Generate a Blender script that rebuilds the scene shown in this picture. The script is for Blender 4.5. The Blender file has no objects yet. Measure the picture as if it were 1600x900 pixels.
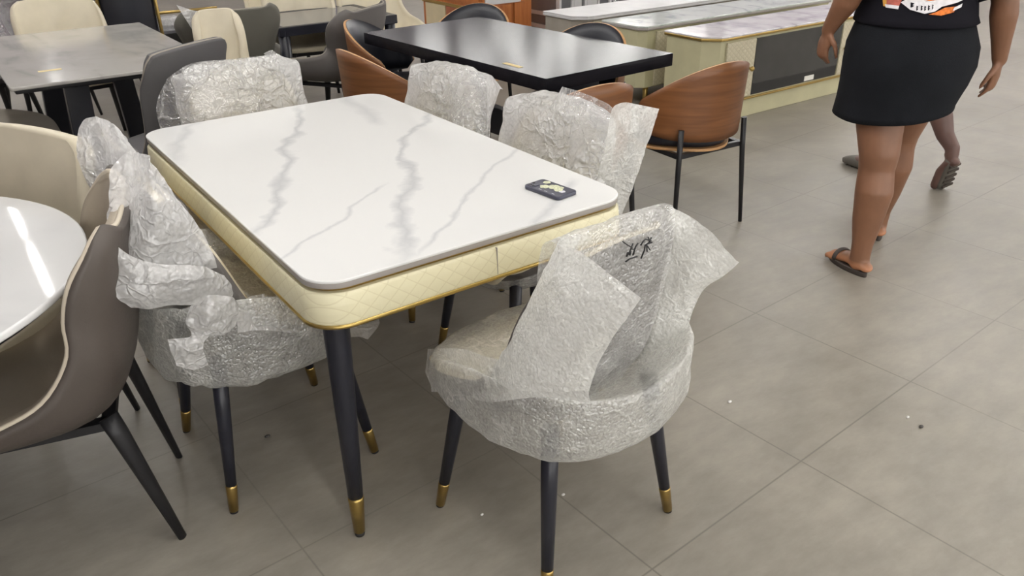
import bpy, bmesh, math, random
import numpy as np
from mathutils import Vector, Matrix, noise

random.seed(7)
scene = bpy.context.scene
COL = scene.collection
PI = math.pi

# ------------------------------------------------------------------ camera (a standing person's phone)
CAM = np.array([-0.53678701, -1.48765829, 1.53969052])
C_R = np.array([0.81085364, -0.58506155, -0.01481091])
C_U = np.array([0.27929339, 0.36459346, 0.88829433])
C_F = np.array([0.51430689, 0.72441328, -0.45903576])
FOC = 1247.68


def sight(px, py, axis, val):
    """world point on the plane (axis = val) that was measured at a photograph pixel"""
    d = C_F + (px - 800) / FOC * C_R - (py - 450) / FOC * C_U
    t = (val - CAM[axis]) / d[axis]
    return CAM + t * d


def SX(px, py, v): return sight(px, py, 0, v)
def SY(px, py, v): return sight(px, py, 1, v)
def SZ(px, py, v): return sight(px, py, 2, v)


# ------------------------------------------------------------------ materials
def new_mat(name):
    m = bpy.data.materials.new(name)
    m.use_nodes = True
    nt = m.node_tree
    for n in list(nt.nodes):
        nt.nodes.remove(n)
    out = nt.nodes.new('ShaderNodeOutputMaterial')
    return m, nt, out


def N(nt, typ, **kw):
    n = nt.nodes.new(typ)
    for k, v in kw.items():
        if k.startswith('i_'):
            key = k[2:]
            key = int(key) if key.isdigit() else key.replace('_', ' ')
            n.inputs[key].default_value = v
        else:
            setattr(n, k, v)
    return n


def ramp(nt, stops, interp='LINEAR'):
    r = nt.nodes.new('ShaderNodeValToRGB')
    cr = r.color_ramp
    cr.interpolation = interp
    while len(cr.elements) < len(stops):
        cr.elements.new(0.5)
    for e, (p, c) in zip(cr.elements, stops):
        e.position = p
        e.color = tuple(c) + (1,) if len(c) == 3 else c
    return r


def pbr(name, col, rough=0.5, metal=0.0, var=0.06, vscale=8.0, bump=0.0, bscale=200.0, spec=0.5, coat=0.0, stretch=None):
    m, nt, out = new_mat(name)
    L = nt.links.new
    b = N(nt, 'ShaderNodeBsdfPrincipled')
    b.inputs['Roughness'].default_value = rough
    b.inputs['Metallic'].default_value = metal
    b.inputs['Specular IOR Level'].default_value = spec
    b.inputs['Coat Weight'].default_value = coat
    tc = N(nt, 'ShaderNodeTexCoord')
    src = tc.outputs['Object']
    if stretch:
        mp = N(nt, 'ShaderNodeMapping')
        mp.inputs['Scale'].default_value = stretch
        L(src, mp.inputs[0])
        src = mp.outputs[0]
    nz = N(nt, 'ShaderNodeTexNoise', i_Scale=vscale, i_Detail=5.0)
    L(src, nz.inputs['Vector'])
    c = np.array(col)
    r = ramp(nt, [(0.3, tuple(np.clip(c * (1 - var), 0, 1))), (0.7, tuple(np.clip(c * (1 + var), 0, 1)))])
    L(nz.outputs['Fac'], r.inputs[0])
    L(r.outputs[0], b.inputs['Base Color'])
    if bump > 0:
        n2 = N(nt, 'ShaderNodeTexNoise', i_Scale=bscale, i_Detail=3.0)
        L(src, n2.inputs['Vector'])
        bp = N(nt, 'ShaderNodeBump', i_Strength=bump, i_Distance=0.003)
        L(n2.outputs['Fac'], bp.inputs['Height'])
        L(bp.outputs[0], b.inputs['Normal'])
    L(b.outputs[0], out.inputs[0])
    return m


def wood_mat(name, c1, c2, rough=0.4, scale=(3, 40, 40)):
    m, nt, out = new_mat(name)
    L = nt.links.new
    tc = N(nt, 'ShaderNodeTexCoord')
    mp = N(nt, 'ShaderNodeMapping')
    mp.inputs['Scale'].default_value = scale
    L(tc.outputs['Object'], mp.inputs[0])
    nz = N(nt, 'ShaderNodeTexNoise', i_Scale=1.0, i_Detail=6.0, i_Distortion=0.8)
    L(mp.outputs[0], nz.inputs['Vector'])
    r = ramp(nt, [(0.25, c1), (0.75, c2)])
    L(nz.outputs['Fac'], r.inputs[0])
    b = N(nt, 'ShaderNodeBsdfPrincipled', i_Roughness=rough)
    L(r.outputs[0], b.inputs['Base Color'])
    L(b.outputs[0], out.inputs[0])
    return m


def marble_mat(name, base, vein, rough=0.08, scale=1.6, width=0.05, rot=0.6, strength=1.0, squash=0.4):
    m, nt, out = new_mat(name)
    L = nt.links.new
    tc = N(nt, 'ShaderNodeTexCoord')
    mp = N(nt, 'ShaderNodeMapping')
    mp.inputs['Rotation'].default_value = (0, 0, rot)
    mp.inputs['Scale'].default_value = (1.0, squash, 1.0)
    L(tc.outputs['Object'], mp.inputs[0])
    n1 = N(nt, 'ShaderNodeTexNoise', i_Scale=scale, i_Detail=4.0, i_Roughness=0.55, i_Distortion=0.7)
    L(mp.outputs[0], n1.inputs['Vector'])
    s = N(nt, 'ShaderNodeMath', operation='SUBTRACT')
    s.inputs[1].default_value = 0.5
    L(n1.outputs['Fac'], s.inputs[0])
    a = N(nt, 'ShaderNodeMath', operation='ABSOLUTE')
    L(s.outputs[0], a.inputs[0])
    r = ramp(nt, [(0.0, (1, 1, 1)), (width * 0.35, (0.45, 0.45, 0.45)), (width, (0, 0, 0))])
    L(a.outputs[0], r.inputs[0])
    n2 = N(nt, 'ShaderNodeTexNoise', i_Scale=scale * 2.2, i_Detail=3.0)
    L(tc.outputs['Object'], n2.inputs['Vector'])
    r2 = ramp(nt, [(0.38, (0, 0, 0)), (0.62, (1, 1, 1))])
    L(n2.outputs['Fac'], r2.inputs[0])
    mu = N(nt, 'ShaderNodeMath', operation='MULTIPLY')
    L(r.outputs[0], mu.inputs[0])
    L(r2.outputs[0], mu.inputs[1])
    m2 = N(nt, 'ShaderNodeMath', operation='MULTIPLY')
    m2.inputs[1].default_value = strength
    L(mu.outputs[0], m2.inputs[0])
    mix = N(nt, 'ShaderNodeMixRGB')
    mix.inputs[1].default_value = tuple(base) + (1,)
    mix.inputs[2].default_value = tuple(vein) + (1,)
    L(m2.outputs[0], mix.inputs[0])
    b = N(nt, 'ShaderNodeBsdfPrincipled', i_Roughness=rough)
    L(mix.outputs[0], b.inputs['Base Color'])
    L(b.outputs[0], out.inputs[0])
    return m


def quilt_mat(name, col, line, pitch=0.032, rough=0.42, bump=0.3):
    """cream leatherette stitched into diamonds; object coordinates (x+y along the face, z up)"""
    m, nt, out = new_mat(name)
    L = nt.links.new
    tc = N(nt, 'ShaderNodeTexCoord')
    sp = N(nt, 'ShaderNodeSeparateXYZ')
    L(tc.outputs['Object'], sp.inputs[0])
    ad = N(nt, 'ShaderNodeMath', operation='ADD')
    L(sp.outputs[0], ad.inputs[0]); L(sp.outputs[1], ad.inputs[1])
    def tri(sign):
        z = N(nt, 'ShaderNodeMath', operation='MULTIPLY'); z.inputs[1].default_value = sign
        L(sp.outputs[2], z.inputs[0])
        t = N(nt, 'ShaderNodeMath', operation='ADD')
        L(ad.outputs[0], t.inputs[0]); L(z.outputs[0], t.inputs[1])
        p = N(nt, 'ShaderNodeMath', operation='PINGPONG'); p.inputs[1].default_value = pitch / 2
        L(t.outputs[0], p.inputs[0])
        return p
    p1, p2 = tri(1.25), tri(-1.25)
    mn = N(nt, 'ShaderNodeMath', operation='MINIMUM')
    L(p1.outputs[0], mn.inputs[0]); L(p2.outputs[0], mn.inputs[1])
    r = ramp(nt, [(0.0, line), (0.12, col)])
    sc = N(nt, 'ShaderNodeMath', operation='DIVIDE'); sc.inputs[1].default_value = pitch / 2
    L(mn.outputs[0], sc.inputs[0]); L(sc.outputs[0], r.inputs[0])
    bp = N(nt, 'ShaderNodeBump', i_Strength=bump, i_Distance=0.006)
    L(sc.outputs[0], bp.inputs['Height'])
    b = N(nt, 'ShaderNodeBsdfPrincipled', i_Roughness=rough)
    L(r.outputs[0], b.inputs['Base Color']); L(bp.outputs[0], b.inputs['Normal'])
    L(b.outputs[0], out.inputs[0])
    return m


def film_mat(name, tint=(0.9, 0.9, 0.88), alpha=0.4, bubble=95.0, bub_h=0.004, rough=0.16, crease=11.0, crease_amt=0.35, crumple=0.5, body=0.65):
    """translucent plastic film: creases scatter more light, the rest lets the chair show through"""
    m, nt, out = new_mat(name)
    L = nt.links.new
    tc = N(nt, 'ShaderNodeTexCoord')
    def math_(op, a, b=None, c=None):
        k = N(nt, 'ShaderNodeMath', operation=op)
        for q, v in enumerate((a, b, c)):
            if v is None: continue
            if isinstance(v, (int, float)): k.inputs[q].default_value = v
            else: L(v, k.inputs[q])
        return k.outputs[0]
    warp = N(nt, 'ShaderNodeTexNoise', i_Scale=crease * 0.9, i_Detail=3.0)
    L(tc.outputs['Object'], warp.inputs['Vector'])
    sub = N(nt, 'ShaderNodeVectorMath', operation='SUBTRACT'); sub.inputs[1].default_value = (0.5, 0.5, 0.5)
    L(warp.outputs['Color'], sub.inputs[0])
    scl = N(nt, 'ShaderNodeVectorMath', operation='SCALE'); scl.inputs['Scale'].default_value = 1.6 / crease
    L(sub.outputs[0], scl.inputs[0])
    add = N(nt, 'ShaderNodeVectorMath', operation='ADD')
    L(tc.outputs['Object'], add.inputs[0]); L(scl.outputs[0], add.inputs[1])
    cr = N(nt, 'ShaderNodeTexVoronoi', i_Scale=crease, feature='DISTANCE_TO_EDGE')
    L(add.outputs[0], cr.inputs['Vector'])
    cr2 = N(nt, 'ShaderNodeTexVoronoi', i_Scale=crease * 2.7, feature='DISTANCE_TO_EDGE')
    L(add.outputs[0], cr2.inputs['Vector'])
    line = ramp(nt, [(0.0, (1, 1, 1)), (0.035, (0.5, 0.5, 0.5)), (0.10, (0, 0, 0))]); L(cr.outputs['Distance'], line.inputs[0])
    line2 = ramp(nt, [(0.0, (1, 1, 1)), (0.09, (0, 0, 0))]); L(cr2.outputs['Distance'], line2.inputs[0])
    nz = N(nt, 'ShaderNodeTexNoise', i_Scale=crease * 0.7, i_Detail=5.0, i_Roughness=0.6)
    L(tc.outputs['Object'], nz.inputs['Vector'])
    rn = ramp(nt, [(0.38, (0, 0, 0)), (0.66, (1, 1, 1))]); L(nz.outputs['Fac'], rn.inputs[0])
    cmask = math_('MULTIPLY', math_('MULTIPLY_ADD', line2.outputs[0], 0.45, line.outputs[0]), rn.outputs[0])
    vo = N(nt, 'ShaderNodeTexVoronoi', i_Scale=bubble)
    L(tc.outputs['Object'], vo.inputs['Vector'])
    b0 = N(nt, 'ShaderNodeBump', i_Strength=crumple, i_Distance=0.03); L(nz.outputs['Fac'], b0.inputs['Height'])
    b1 = N(nt, 'ShaderNodeBump', i_Strength=crumple, i_Distance=0.02); L(cmask, b1.inputs['Height']); L(b0.outputs[0], b1.inputs['Normal'])
    b2 = N(nt, 'ShaderNodeBump', i_Strength=0.8, i_Distance=bub_h, invert=True)
    L(math_('POWER', vo.outputs['Distance'], 2.0), b2.inputs['Height']); L(b1.outputs[0], b2.inputs['Normal'])
    lw = N(nt, 'ShaderNodeLayerWeight', i_Blend=0.35)
    f = math_('MULTIPLY_ADD', lw.outputs['Facing'], 0.30, alpha)
    f = math_('MULTIPLY_ADD', cmask, crease_amt, f)
    f = math_('MULTIPLY_ADD', rn.outputs[0], 0.12, f)
    f = math_('MULTIPLY_ADD', vo.outputs['Distance'], -0.14, f)
    cl = N(nt, 'ShaderNodeClamp'); L(f, cl.inputs[0])
    p = N(nt, 'ShaderNodeBsdfPrincipled', i_Roughness=rough)
    p.inputs['Base Color'].default_value = tuple(tint) + (1,)
    p.inputs['Specular IOR Level'].default_value = 0.9
    L(b2.outputs[0], p.inputs['Normal'])
    tl = N(nt, 'ShaderNodeBsdfTranslucent'); tl.inputs['Color'].default_value = tuple(tint) + (1,)
    mx = N(nt, 'ShaderNodeMixShader'); mx.inputs[0].default_value = 1 - body
    L(p.outputs[0], mx.inputs[1]); L(tl.outputs[0], mx.inputs[2])
    gl = N(nt, 'ShaderNodeBsdfGlossy', i_Roughness=rough * 0.8); gl.inputs['Color'].default_value = (0.9, 0.9, 0.9, 1)
    L(b2.outputs[0], gl.inputs['Normal'])
    tr = N(nt, 'ShaderNodeBsdfTransparent'); tr.inputs['Color'].default_value = (0.97, 0.97, 0.97, 1)
    clear = N(nt, 'ShaderNodeMixShader'); clear.inputs[0].default_value = 0.17
    L(tr.outputs[0], clear.inputs[1]); L(gl.outputs[0], clear.inputs[2])
    fin = N(nt, 'ShaderNodeMixShader')
    L(cl.outputs[0], fin.inputs[0]); L(clear.outputs[0], fin.inputs[1]); L(mx.outputs[0], fin.inputs[2])
    L(fin.outputs[0], out.inputs[0])
    return m


def vein_marble(name, base, vein, lines, rough=0.05):
    """white slab with a few long hand-placed veins: each runs through two points, wandering and fading"""
    m, nt, out = new_mat(name)
    L = nt.links.new
    def math_(op, a, b=None, c=None):
        k = N(nt, 'ShaderNodeMath', operation=op)
        for q, v in enumerate((a, b, c)):
            if v is None: continue
            if isinstance(v, (int, float)): k.inputs[q].default_value = v
            else: L(v, k.inputs[q])
        return k.outputs[0]
    tc = N(nt, 'ShaderNodeTexCoord')
    sp = N(nt, 'ShaderNodeSeparateXYZ'); L(tc.outputs['Object'], sp.inputs[0])
    n1 = N(nt, 'ShaderNodeTexNoise', i_Scale=3.2, i_Detail=5.0, i_Roughness=0.52); L(tc.outputs['Object'], n1.inputs['Vector'])
    n2 = N(nt, 'ShaderNodeTexNoise', i_Scale=5.5, i_Detail=3.0); L(tc.outputs['Object'], n2.inputs['Vector'])
    n3 = N(nt, 'ShaderNodeTexNoise', i_Scale=1.8, i_Detail=4.0); L(tc.outputs['Object'], n3.inputs['Vector'])
    total = None
    for (a, b, w, s, amp) in lines:
        a, b = np.array(a), np.array(b); d = b - a; ln = np.linalg.norm(d); d = d / ln; nn = np.array((-d[1], d[0]))
        across = math_('ADD', math_('MULTIPLY', sp.outputs[0], float(nn[0])), math_('MULTIPLY_ADD', sp.outputs[1], float(nn[1]), float(-nn @ a)))
        along = math_('ADD', math_('MULTIPLY', sp.outputs[0], float(d[0] / ln)), math_('MULTIPLY_ADD', sp.outputs[1], float(d[1] / ln), float(-(d @ a) / ln)))
        wav = math_('MULTIPLY_ADD', n1.outputs['Fac'], amp, math_('ADD', across, -amp * 0.5))
        k = math_('SUBTRACT', 1.0, math_('DIVIDE', math_('ABSOLUTE', wav), math_('MULTIPLY_ADD', n2.outputs['Fac'], w * 1.6, w * 0.2)))
        k = math_('MAXIMUM', k, 0.0)
        r = ramp(nt, [(0.0, (0, 0, 0)), (0.12, (1, 1, 1)), (0.85, (1, 1, 1)), (1.0, (0, 0, 0))]); L(along, r.inputs[0])
        k = math_('MULTIPLY', math_('MULTIPLY', k, r.outputs[0]), s)
        total = k if total is None else math_('MAXIMUM', total, k)
    cloud = ramp(nt, [(0.5, (0, 0, 0)), (0.75, (0.16, 0.16, 0.16))]); L(n3.outputs['Fac'], cloud.inputs[0])
    total = math_('MAXIMUM', total, cloud.outputs[0])
    mix = N(nt, 'ShaderNodeMixRGB'); mix.inputs[1].default_value = tuple(base) + (1,); mix.inputs[2].default_value = tuple(vein) + (1,)
    L(total, mix.inputs[0])
    b = N(nt, 'ShaderNodeBsdfPrincipled', i_Roughness=rough)
    L(mix.outputs[0], b.inputs['Base Color']); L(b.outputs[0], out.inputs[0])
    return m


def floor_mat():
    m, nt, out = new_mat('concrete_tile')
    L = nt.links.new
    tc = N(nt, 'ShaderNodeTexCoord')
    mp = N(nt, 'ShaderNodeMapping')
    mp.inputs['Rotation'].default_value = (0, 0, -0.0552)
    L(tc.outputs['Object'], mp.inputs[0])
    sp = N(nt, 'ShaderNodeSeparateXYZ')
    L(mp.outputs[0], sp.inputs[0])
    def joint(o, off, size):
        a = N(nt, 'ShaderNodeMath', operation='ADD'); a.inputs[1].default_value = 100 * size - off
        L(o, a.inputs[0])
        p = N(nt, 'ShaderNodeMath', operation='PINGPONG'); p.inputs[1].default_value = size / 2
        L(a.outputs[0], p.inputs[0])
        return p.outputs[0]
    jx = joint(sp.outputs[0], 0.5445, 0.642)
    jy = joint(sp.outputs[1], -0.5376, 0.6235)
    mn = N(nt, 'ShaderNodeMath', operation='MINIMUM'); L(jx, mn.inputs[0]); L(jy, mn.inputs[1])
    rj = ramp(nt, [(0.0, (1, 1, 1)), (0.0016, (0.8, 0.8, 0.8)), (0.0032, (0, 0, 0))])
    L(mn.outputs[0], rj.inputs[0])
    n1 = N(nt, 'ShaderNodeTexNoise', i_Scale=1.3, i_Detail=8.0, i_Roughness=0.62, i_Distortion=0.3)
    L(tc.outputs['Object'], n1.inputs['Vector'])
    mp2 = N(nt, 'ShaderNodeMapping'); mp2.inputs['Rotation'].default_value = (0, 0, 0.55); mp2.inputs['Scale'].default_value = (2.4, 6, 1)
    L(tc.outputs['Object'], mp2.inputs[0])
    n2 = N(nt, 'ShaderNodeTexNoise', i_Scale=2.0, i_Detail=9.0, i_Roughness=0.7)
    L(mp2.outputs[0], n2.inputs['Vector'])
    r1 = ramp(nt, [(0.3, (0.225, 0.203, 0.170)), (0.7, (0.325, 0.298, 0.255))])
    L(n1.outputs['Fac'], r1.inputs[0])
    r2 = ramp(nt, [(0.35, (0.86, 0.86, 0.86)), (0.65, (1.1, 1.1, 1.09))])
    L(n2.outputs['Fac'], r2.inputs[0])
    mul = N(nt, 'ShaderNodeMixRGB', blend_type='MULTIPLY'); mul.inputs[0].default_value = 1.0
    L(r1.outputs[0], mul.inputs[1]); L(r2.outputs[0], mul.inputs[2])
    # pale scuffs
    n3 = N(nt, 'ShaderNodeTexNoise', i_Scale=5.0, i_Detail=8.0, i_Roughness=0.75)
    L(mp2.outputs[0], n3.inputs['Vector'])
    r3 = ramp(nt, [(0.66, (0, 0, 0)), (0.80, (0.45, 0.45, 0.45))])
    L(n3.outputs['Fac'], r3.inputs[0])
    sc = N(nt, 'ShaderNodeMixRGB'); sc.inputs[2].default_value = (0.52, 0.49, 0.45, 1)
    L(r3.outputs[0], sc.inputs[0]); L(mul.outputs[0], sc.inputs[1])
    jm = N(nt, 'ShaderNodeMixRGB'); jm.inputs[2].default_value = (0.15, 0.138, 0.12, 1)
    n4 = N(nt, 'ShaderNodeTexNoise', i_Scale=0.9, i_Detail=2.0)
    L(tc.outputs['Object'], n4.inputs['Vector'])
    r4 = ramp(nt, [(0.35, (0.35, 0.35, 0.35)), (0.6, (1, 1, 1))])
    L(n4.outputs['Fac'], r4.inputs[0])
    jf = N(nt, 'ShaderNodeMath', operation='MULTIPLY'); L(rj.outputs[0], jf.inputs[0]); L(r4.outputs[0], jf.inputs[1])
    L(jf.outputs[0], jm.inputs[0]); L(sc.outputs[0], jm.inputs[1])
    b = N(nt, 'ShaderNodeBsdfPrincipled')
    rr = ramp(nt, [(0.3, (0.34, 0.34, 0.34)), (0.7, (0.50, 0.50, 0.50))])
    L(n2.outputs['Fac'], rr.inputs[0]); L(rr.outputs[0], b.inputs['Roughness'])
    b.inputs['Specular IOR Level'].default_value = 0.45
    L(jm.outputs[0], b.inputs['Base Color'])
    bp = N(nt, 'ShaderNodeBump', i_Strength=0.12, i_Distance=0.004)
    L(n2.outputs['Fac'], bp.inputs['Height']); L(bp.outputs[0], b.inputs['Normal'])
    L(b.outputs[0], out.inputs[0])
    return m


def emit_mat(name, col, s):
    m, nt, out = new_mat(name)
    e = N(nt, 'ShaderNodeEmission', i_Strength=s)
    e.inputs[0].default_value = tuple(col) + (1,)
    nt.links.new(e.outputs[0], out.inputs[0])
    return m


M = {}
M['floor'] = floor_mat()
M['wall'] = pbr('wall_paint', (0.27, 0.24, 0.29), 0.8)
M['ceiling'] = pbr('ceiling_paint', (0.80, 0.80, 0.79), 0.85)
M['marble'] = vein_marble('white_marble', (0.83, 0.83, 0.82), (0.54, 0.55, 0.57), [
    ((0.16, 0.80), (-0.50, -0.52), 0.024, 0.8, 0.26), ((0.50, 0.46), (-0.32, -0.80), 0.024, 0.8, 0.28), ((-0.02, -0.24), (-0.50, -0.62), 0.010, 0.6, 0.14),
    ((0.50, -0.18), (-0.25, -0.74), 0.011, 0.65, 0.16), ((-0.22, 0.80), (-0.56, 0.22), 0.03, 0.5, 0.24), ((0.44, -0.57), (0.08, -0.78), 0.028, 0.6, 0.14), ((0.34, 0.80), (0.24, 0.28), 0.04, 0.5, 0.14)])
M['marble_round'] = marble_mat('white_marble_round', (0.74, 0.74, 0.74), (0.55, 0.56, 0.58), 0.05, 1.6, 0.04, 0.3, 0.5)
M['marble_grey'] = marble_mat('grey_marble', (0.47, 0.45, 0.42), (0.30, 0.29, 0.28), 0.13, 2.2, 0.14, 1.2, 0.7, 0.35)
M['marble_green'] = marble_mat('green_white_marble', (0.68, 0.72, 0.68), (0.30, 0.36, 0.34), 0.1, 3.4, 0.09, 0.5, 0.9, 0.6)
M['marble_pink'] = marble_mat('pinkish_white_marble', (0.74, 0.71, 0.73), (0.36, 0.34, 0.37), 0.1, 3.0, 0.17, 1.3, 0.95, 0.3)
M['slab_edge'] = pbr('slab_edge', (0.36, 0.33, 0.31), 0.35)
M['cream_quilt'] = quilt_mat('cream_quilt', (0.80, 0.75, 0.52), (0.70, 0.64, 0.42), 0.05, bump=0.12)
M['cream_smooth'] = pbr('cream_lacquer', (0.74, 0.69, 0.48), 0.4)
M['stand_cream'] = pbr('stand_cream', (0.52, 0.49, 0.31), 0.4)
M['stand_quilt'] = quilt_mat('stand_quilt', (0.55, 0.50, 0.36), (0.38, 0.34, 0.23), 0.045, bump=0.4)
M['gold'] = pbr('brushed_gold', (0.50, 0.36, 0.12), 0.30, 1.0, 0.1, 20, stretch=(4, 4, 60))
M['gold_dull'] = pbr('dull_gold', (0.48, 0.34, 0.12), 0.32, 1.0)
M['black_leg'] = pbr('black_leg', (0.013, 0.014, 0.022), 0.34, 0.0, 0.2)
M['black_metal'] = pbr('black_metal', (0.016, 0.016, 0.018), 0.42, 0.2, 0.2)
M['rubber'] = pbr('rubber', (0.02, 0.018, 0.016), 0.7)
M['cream_leather'] = pbr('cream_leather', (0.70, 0.63, 0.48), 0.5, bump=0.15, bscale=60)
M['grey_fabric'] = pbr('grey_fabric', (0.125, 0.115, 0.108), 0.75, bump=0.3, bscale=500)
M['slate_fabric'] = pbr('slate_fabric', (0.092, 0.088, 0.090), 0.7, bump=0.3, bscale=500)
M['taupe_leather'] = pbr('taupe_leather', (0.078, 0.064, 0.055), 0.5, bump=0.2, bscale=90)
M['taupe_inner'] = pbr('taupe_inner', (0.40, 0.34, 0.26), 0.55, bump=0.2, bscale=90)
M['greige'] = pbr('greige_fabric', (0.30, 0.27, 0.23), 0.75, bump=0.3, bscale=400)
M['olive_grey'] = pbr('olive_grey_fabric', (0.105, 0.10, 0.082), 0.75, bump=0.3, bscale=400)
M['piping'] = pbr('cream_piping', (0.60, 0.53, 0.42), 0.5)
M['black_top'] = pbr('black_table_laminate', (0.014, 0.013, 0.016), 0.17, 0.0, 0.15, 3, spec=0.06, stretch=(1, 12, 12))
M['black_leather'] = pbr('black_leather', (0.014, 0.015, 0.022), 0.38, bump=0.15, bscale=120)
M['ply'] = wood_mat('walnut_ply', (0.135, 0.050, 0.016), (0.225, 0.092, 0.032), 0.42, (3, 3, 45))
M['ply_edge'] = wood_mat('ply_edge', (0.42, 0.22, 0.09), (0.60, 0.35, 0.16), 0.5, (6, 6, 120))
M['sideboard'] = wood_mat('orange_wood', (0.30, 0.085, 0.020), (0.46, 0.16, 0.040), 0.38, (30, 30, 2.5))
M['sideboard_red'] = wood_mat('red_wood', (0.24, 0.07, 0.03), (0.32, 0.10, 0.045), 0.35, (30, 30, 2.5))
M['white_panel'] = pbr('white_panel', (0.62, 0.61, 0.62), 0.35)
M['cream_panel'] = pbr('cream_panel', (0.56, 0.47, 0.30), 0.4)
M['smoked_glass'] = pbr('smoked_glass', (0.04, 0.04, 0.037), 0.14, 0.0, 0.1, spec=0.55)
M['dark_panel'] = pbr('dark_panel', (0.012, 0.012, 0.011), 0.35)
M['chrome'] = pbr('chrome', (0.72, 0.72, 0.74), 0.12, 1.0, 0.03)
M['grey_glass'] = pbr('grey_glass', (0.16, 0.16, 0.17), 0.1, spec=0.7)
M['dark_wrapped'] = pbr('dark_velvet', (0.05, 0.042, 0.045), 0.6)
M['paper'] = pbr('paper', (0.78, 0.76, 0.70), 0.6)
M['paper_gold'] = pbr('yellow_paper', (0.75, 0.60, 0.30), 0.6)
M['bubble'] = film_mat('bubble_wrap', (0.96, 0.96, 0.93), 0.58, 140, 0.0030, 0.12, 15, 0.30, 0.34, 0.6)
M['bubble_back'] = film_mat('bubble_wrap_single', (0.90, 0.90, 0.88), 0.27, 150, 0.0030, 0.13, 15, 0.26, 0.34, 0.6)
M['bubble_seat'] = film_mat('bubble_wrap_seat', (0.95, 0.95, 0.91), 0.33, 150, 0.0030, 0.13, 15, 0.26, 0.34, 0.6)
M['plastic'] = film_mat('crumpled_film', (0.97, 0.965, 0.96), 0.55, 110, 0.0015, 0.11, 8, 0.42, 0.7, 0.6)
M['plastic_clear'] = film_mat('clear_film', (0.97, 0.965, 0.95), 0.16, 110, 0.0015, 0.11, 8, 0.5, 0.7, 0.6)
M['dusky_film'] = film_mat('dusky_film', (0.50, 0.45, 0.48), 0.30, 60, 0.003, 0.15, 8, 0.3, 0.8, 0.6)
M['ink'] = pbr('marker_ink', (0.02, 0.02, 0.022), 0.6)
M['phone'] = pbr('phone_case', (0.045, 0.047, 0.075), 0.3, spec=0.6)
M['petal'] = pbr('petal_print', (0.70, 0.72, 0.50), 0.4, var=0.25, vscale=150)
M['petal_white'] = pbr('petal_white', (0.74, 0.74, 0.80), 0.4)
M['skin'] = pbr('brown_skin', (0.20, 0.092, 0.048), 0.5, var=0.10, vscale=9, bump=0.1, bscale=250)
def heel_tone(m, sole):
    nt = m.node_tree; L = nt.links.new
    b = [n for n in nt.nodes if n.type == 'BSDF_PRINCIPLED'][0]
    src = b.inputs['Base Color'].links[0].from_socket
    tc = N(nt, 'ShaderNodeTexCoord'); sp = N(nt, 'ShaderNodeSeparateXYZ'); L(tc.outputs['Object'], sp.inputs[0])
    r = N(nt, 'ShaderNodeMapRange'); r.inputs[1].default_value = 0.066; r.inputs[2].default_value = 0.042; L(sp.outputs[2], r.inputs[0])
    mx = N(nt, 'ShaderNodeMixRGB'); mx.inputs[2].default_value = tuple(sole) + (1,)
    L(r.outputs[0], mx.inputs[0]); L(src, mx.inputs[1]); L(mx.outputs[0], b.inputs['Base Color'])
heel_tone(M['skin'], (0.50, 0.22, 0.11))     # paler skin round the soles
M['skin_dark'] = pbr('dark_brown_skin', (0.115, 0.062, 0.05), 0.5, var=0.10, vscale=9)
M['sole_skin'] = pbr('heel_skin', (0.62, 0.27, 0.13), 0.55)
M['black_cloth'] = pbr('black_cloth', (0.009, 0.010, 0.0125), 0.9, spec=0.15, bump=0.35, bscale=260, var=0.2)
M['black_tee'] = pbr('black_tee', (0.008, 0.0075, 0.011), 0.9, spec=0.15, bump=0.2, bscale=200)
M['hair'] = pbr('black_hair', (0.012, 0.010, 0.009), 0.6, bump=0.8, bscale=120)
M['sandal'] = pbr('sandal_sole', (0.055, 0.042, 0.035), 0.6)
M['clog'] = pbr('grey_clog', (0.115, 0.105, 0.088), 0.65)
M['print_orange'] = pbr('print_orange', (0.62, 0.16, 0.02), 0.7, var=0.5, vscale=60)
M['print_white'] = pbr('print_white', (0.75, 0.73, 0.75), 0.7, var=0.12, vscale=80)
M['print_red'] = pbr('print_red', (0.42, 0.10, 0.07), 0.7, var=0.3, vscale=60)
M['print_yellow'] = pbr('print_yellow', (0.70, 0.36, 0.06), 0.7)
M['speck'] = pbr('foam_speck', (0.72, 0.71, 0.68), 0.7)
M['dirt'] = pbr('dark_speck', (0.06, 0.055, 0.05), 0.8)
M['tube'] = emit_mat('tube_glow', (1.0, 0.98, 0.95), 52.0)
M['fixture'] = pbr('white_fixture', (0.75, 0.75, 0.75), 0.5)
M['pane'] = emit_mat('daylight_pane', (1.0, 0.98, 0.94), 3.0)  # glow of the added fill bays behind the camera


# ------------------------------------------------------------------ object helpers
def meta(o, label=None, cat=None, group=None, kind=None):
    if label: o['label'] = label
    if cat: o['category'] = cat
    if group: o['group'] = group
    if kind: o['kind'] = kind
    return o


def empty(name, loc=(0, 0, 0), rz=0.0, label=None, cat=None, group=None):
    o = bpy.data.objects.new(name, None)
    o.empty_display_size = 0.1
    COL.objects.link(o)
    o.location = loc
    o.rotation_euler = (0, 0, rz)
    return meta(o, label, cat, group)


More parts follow.
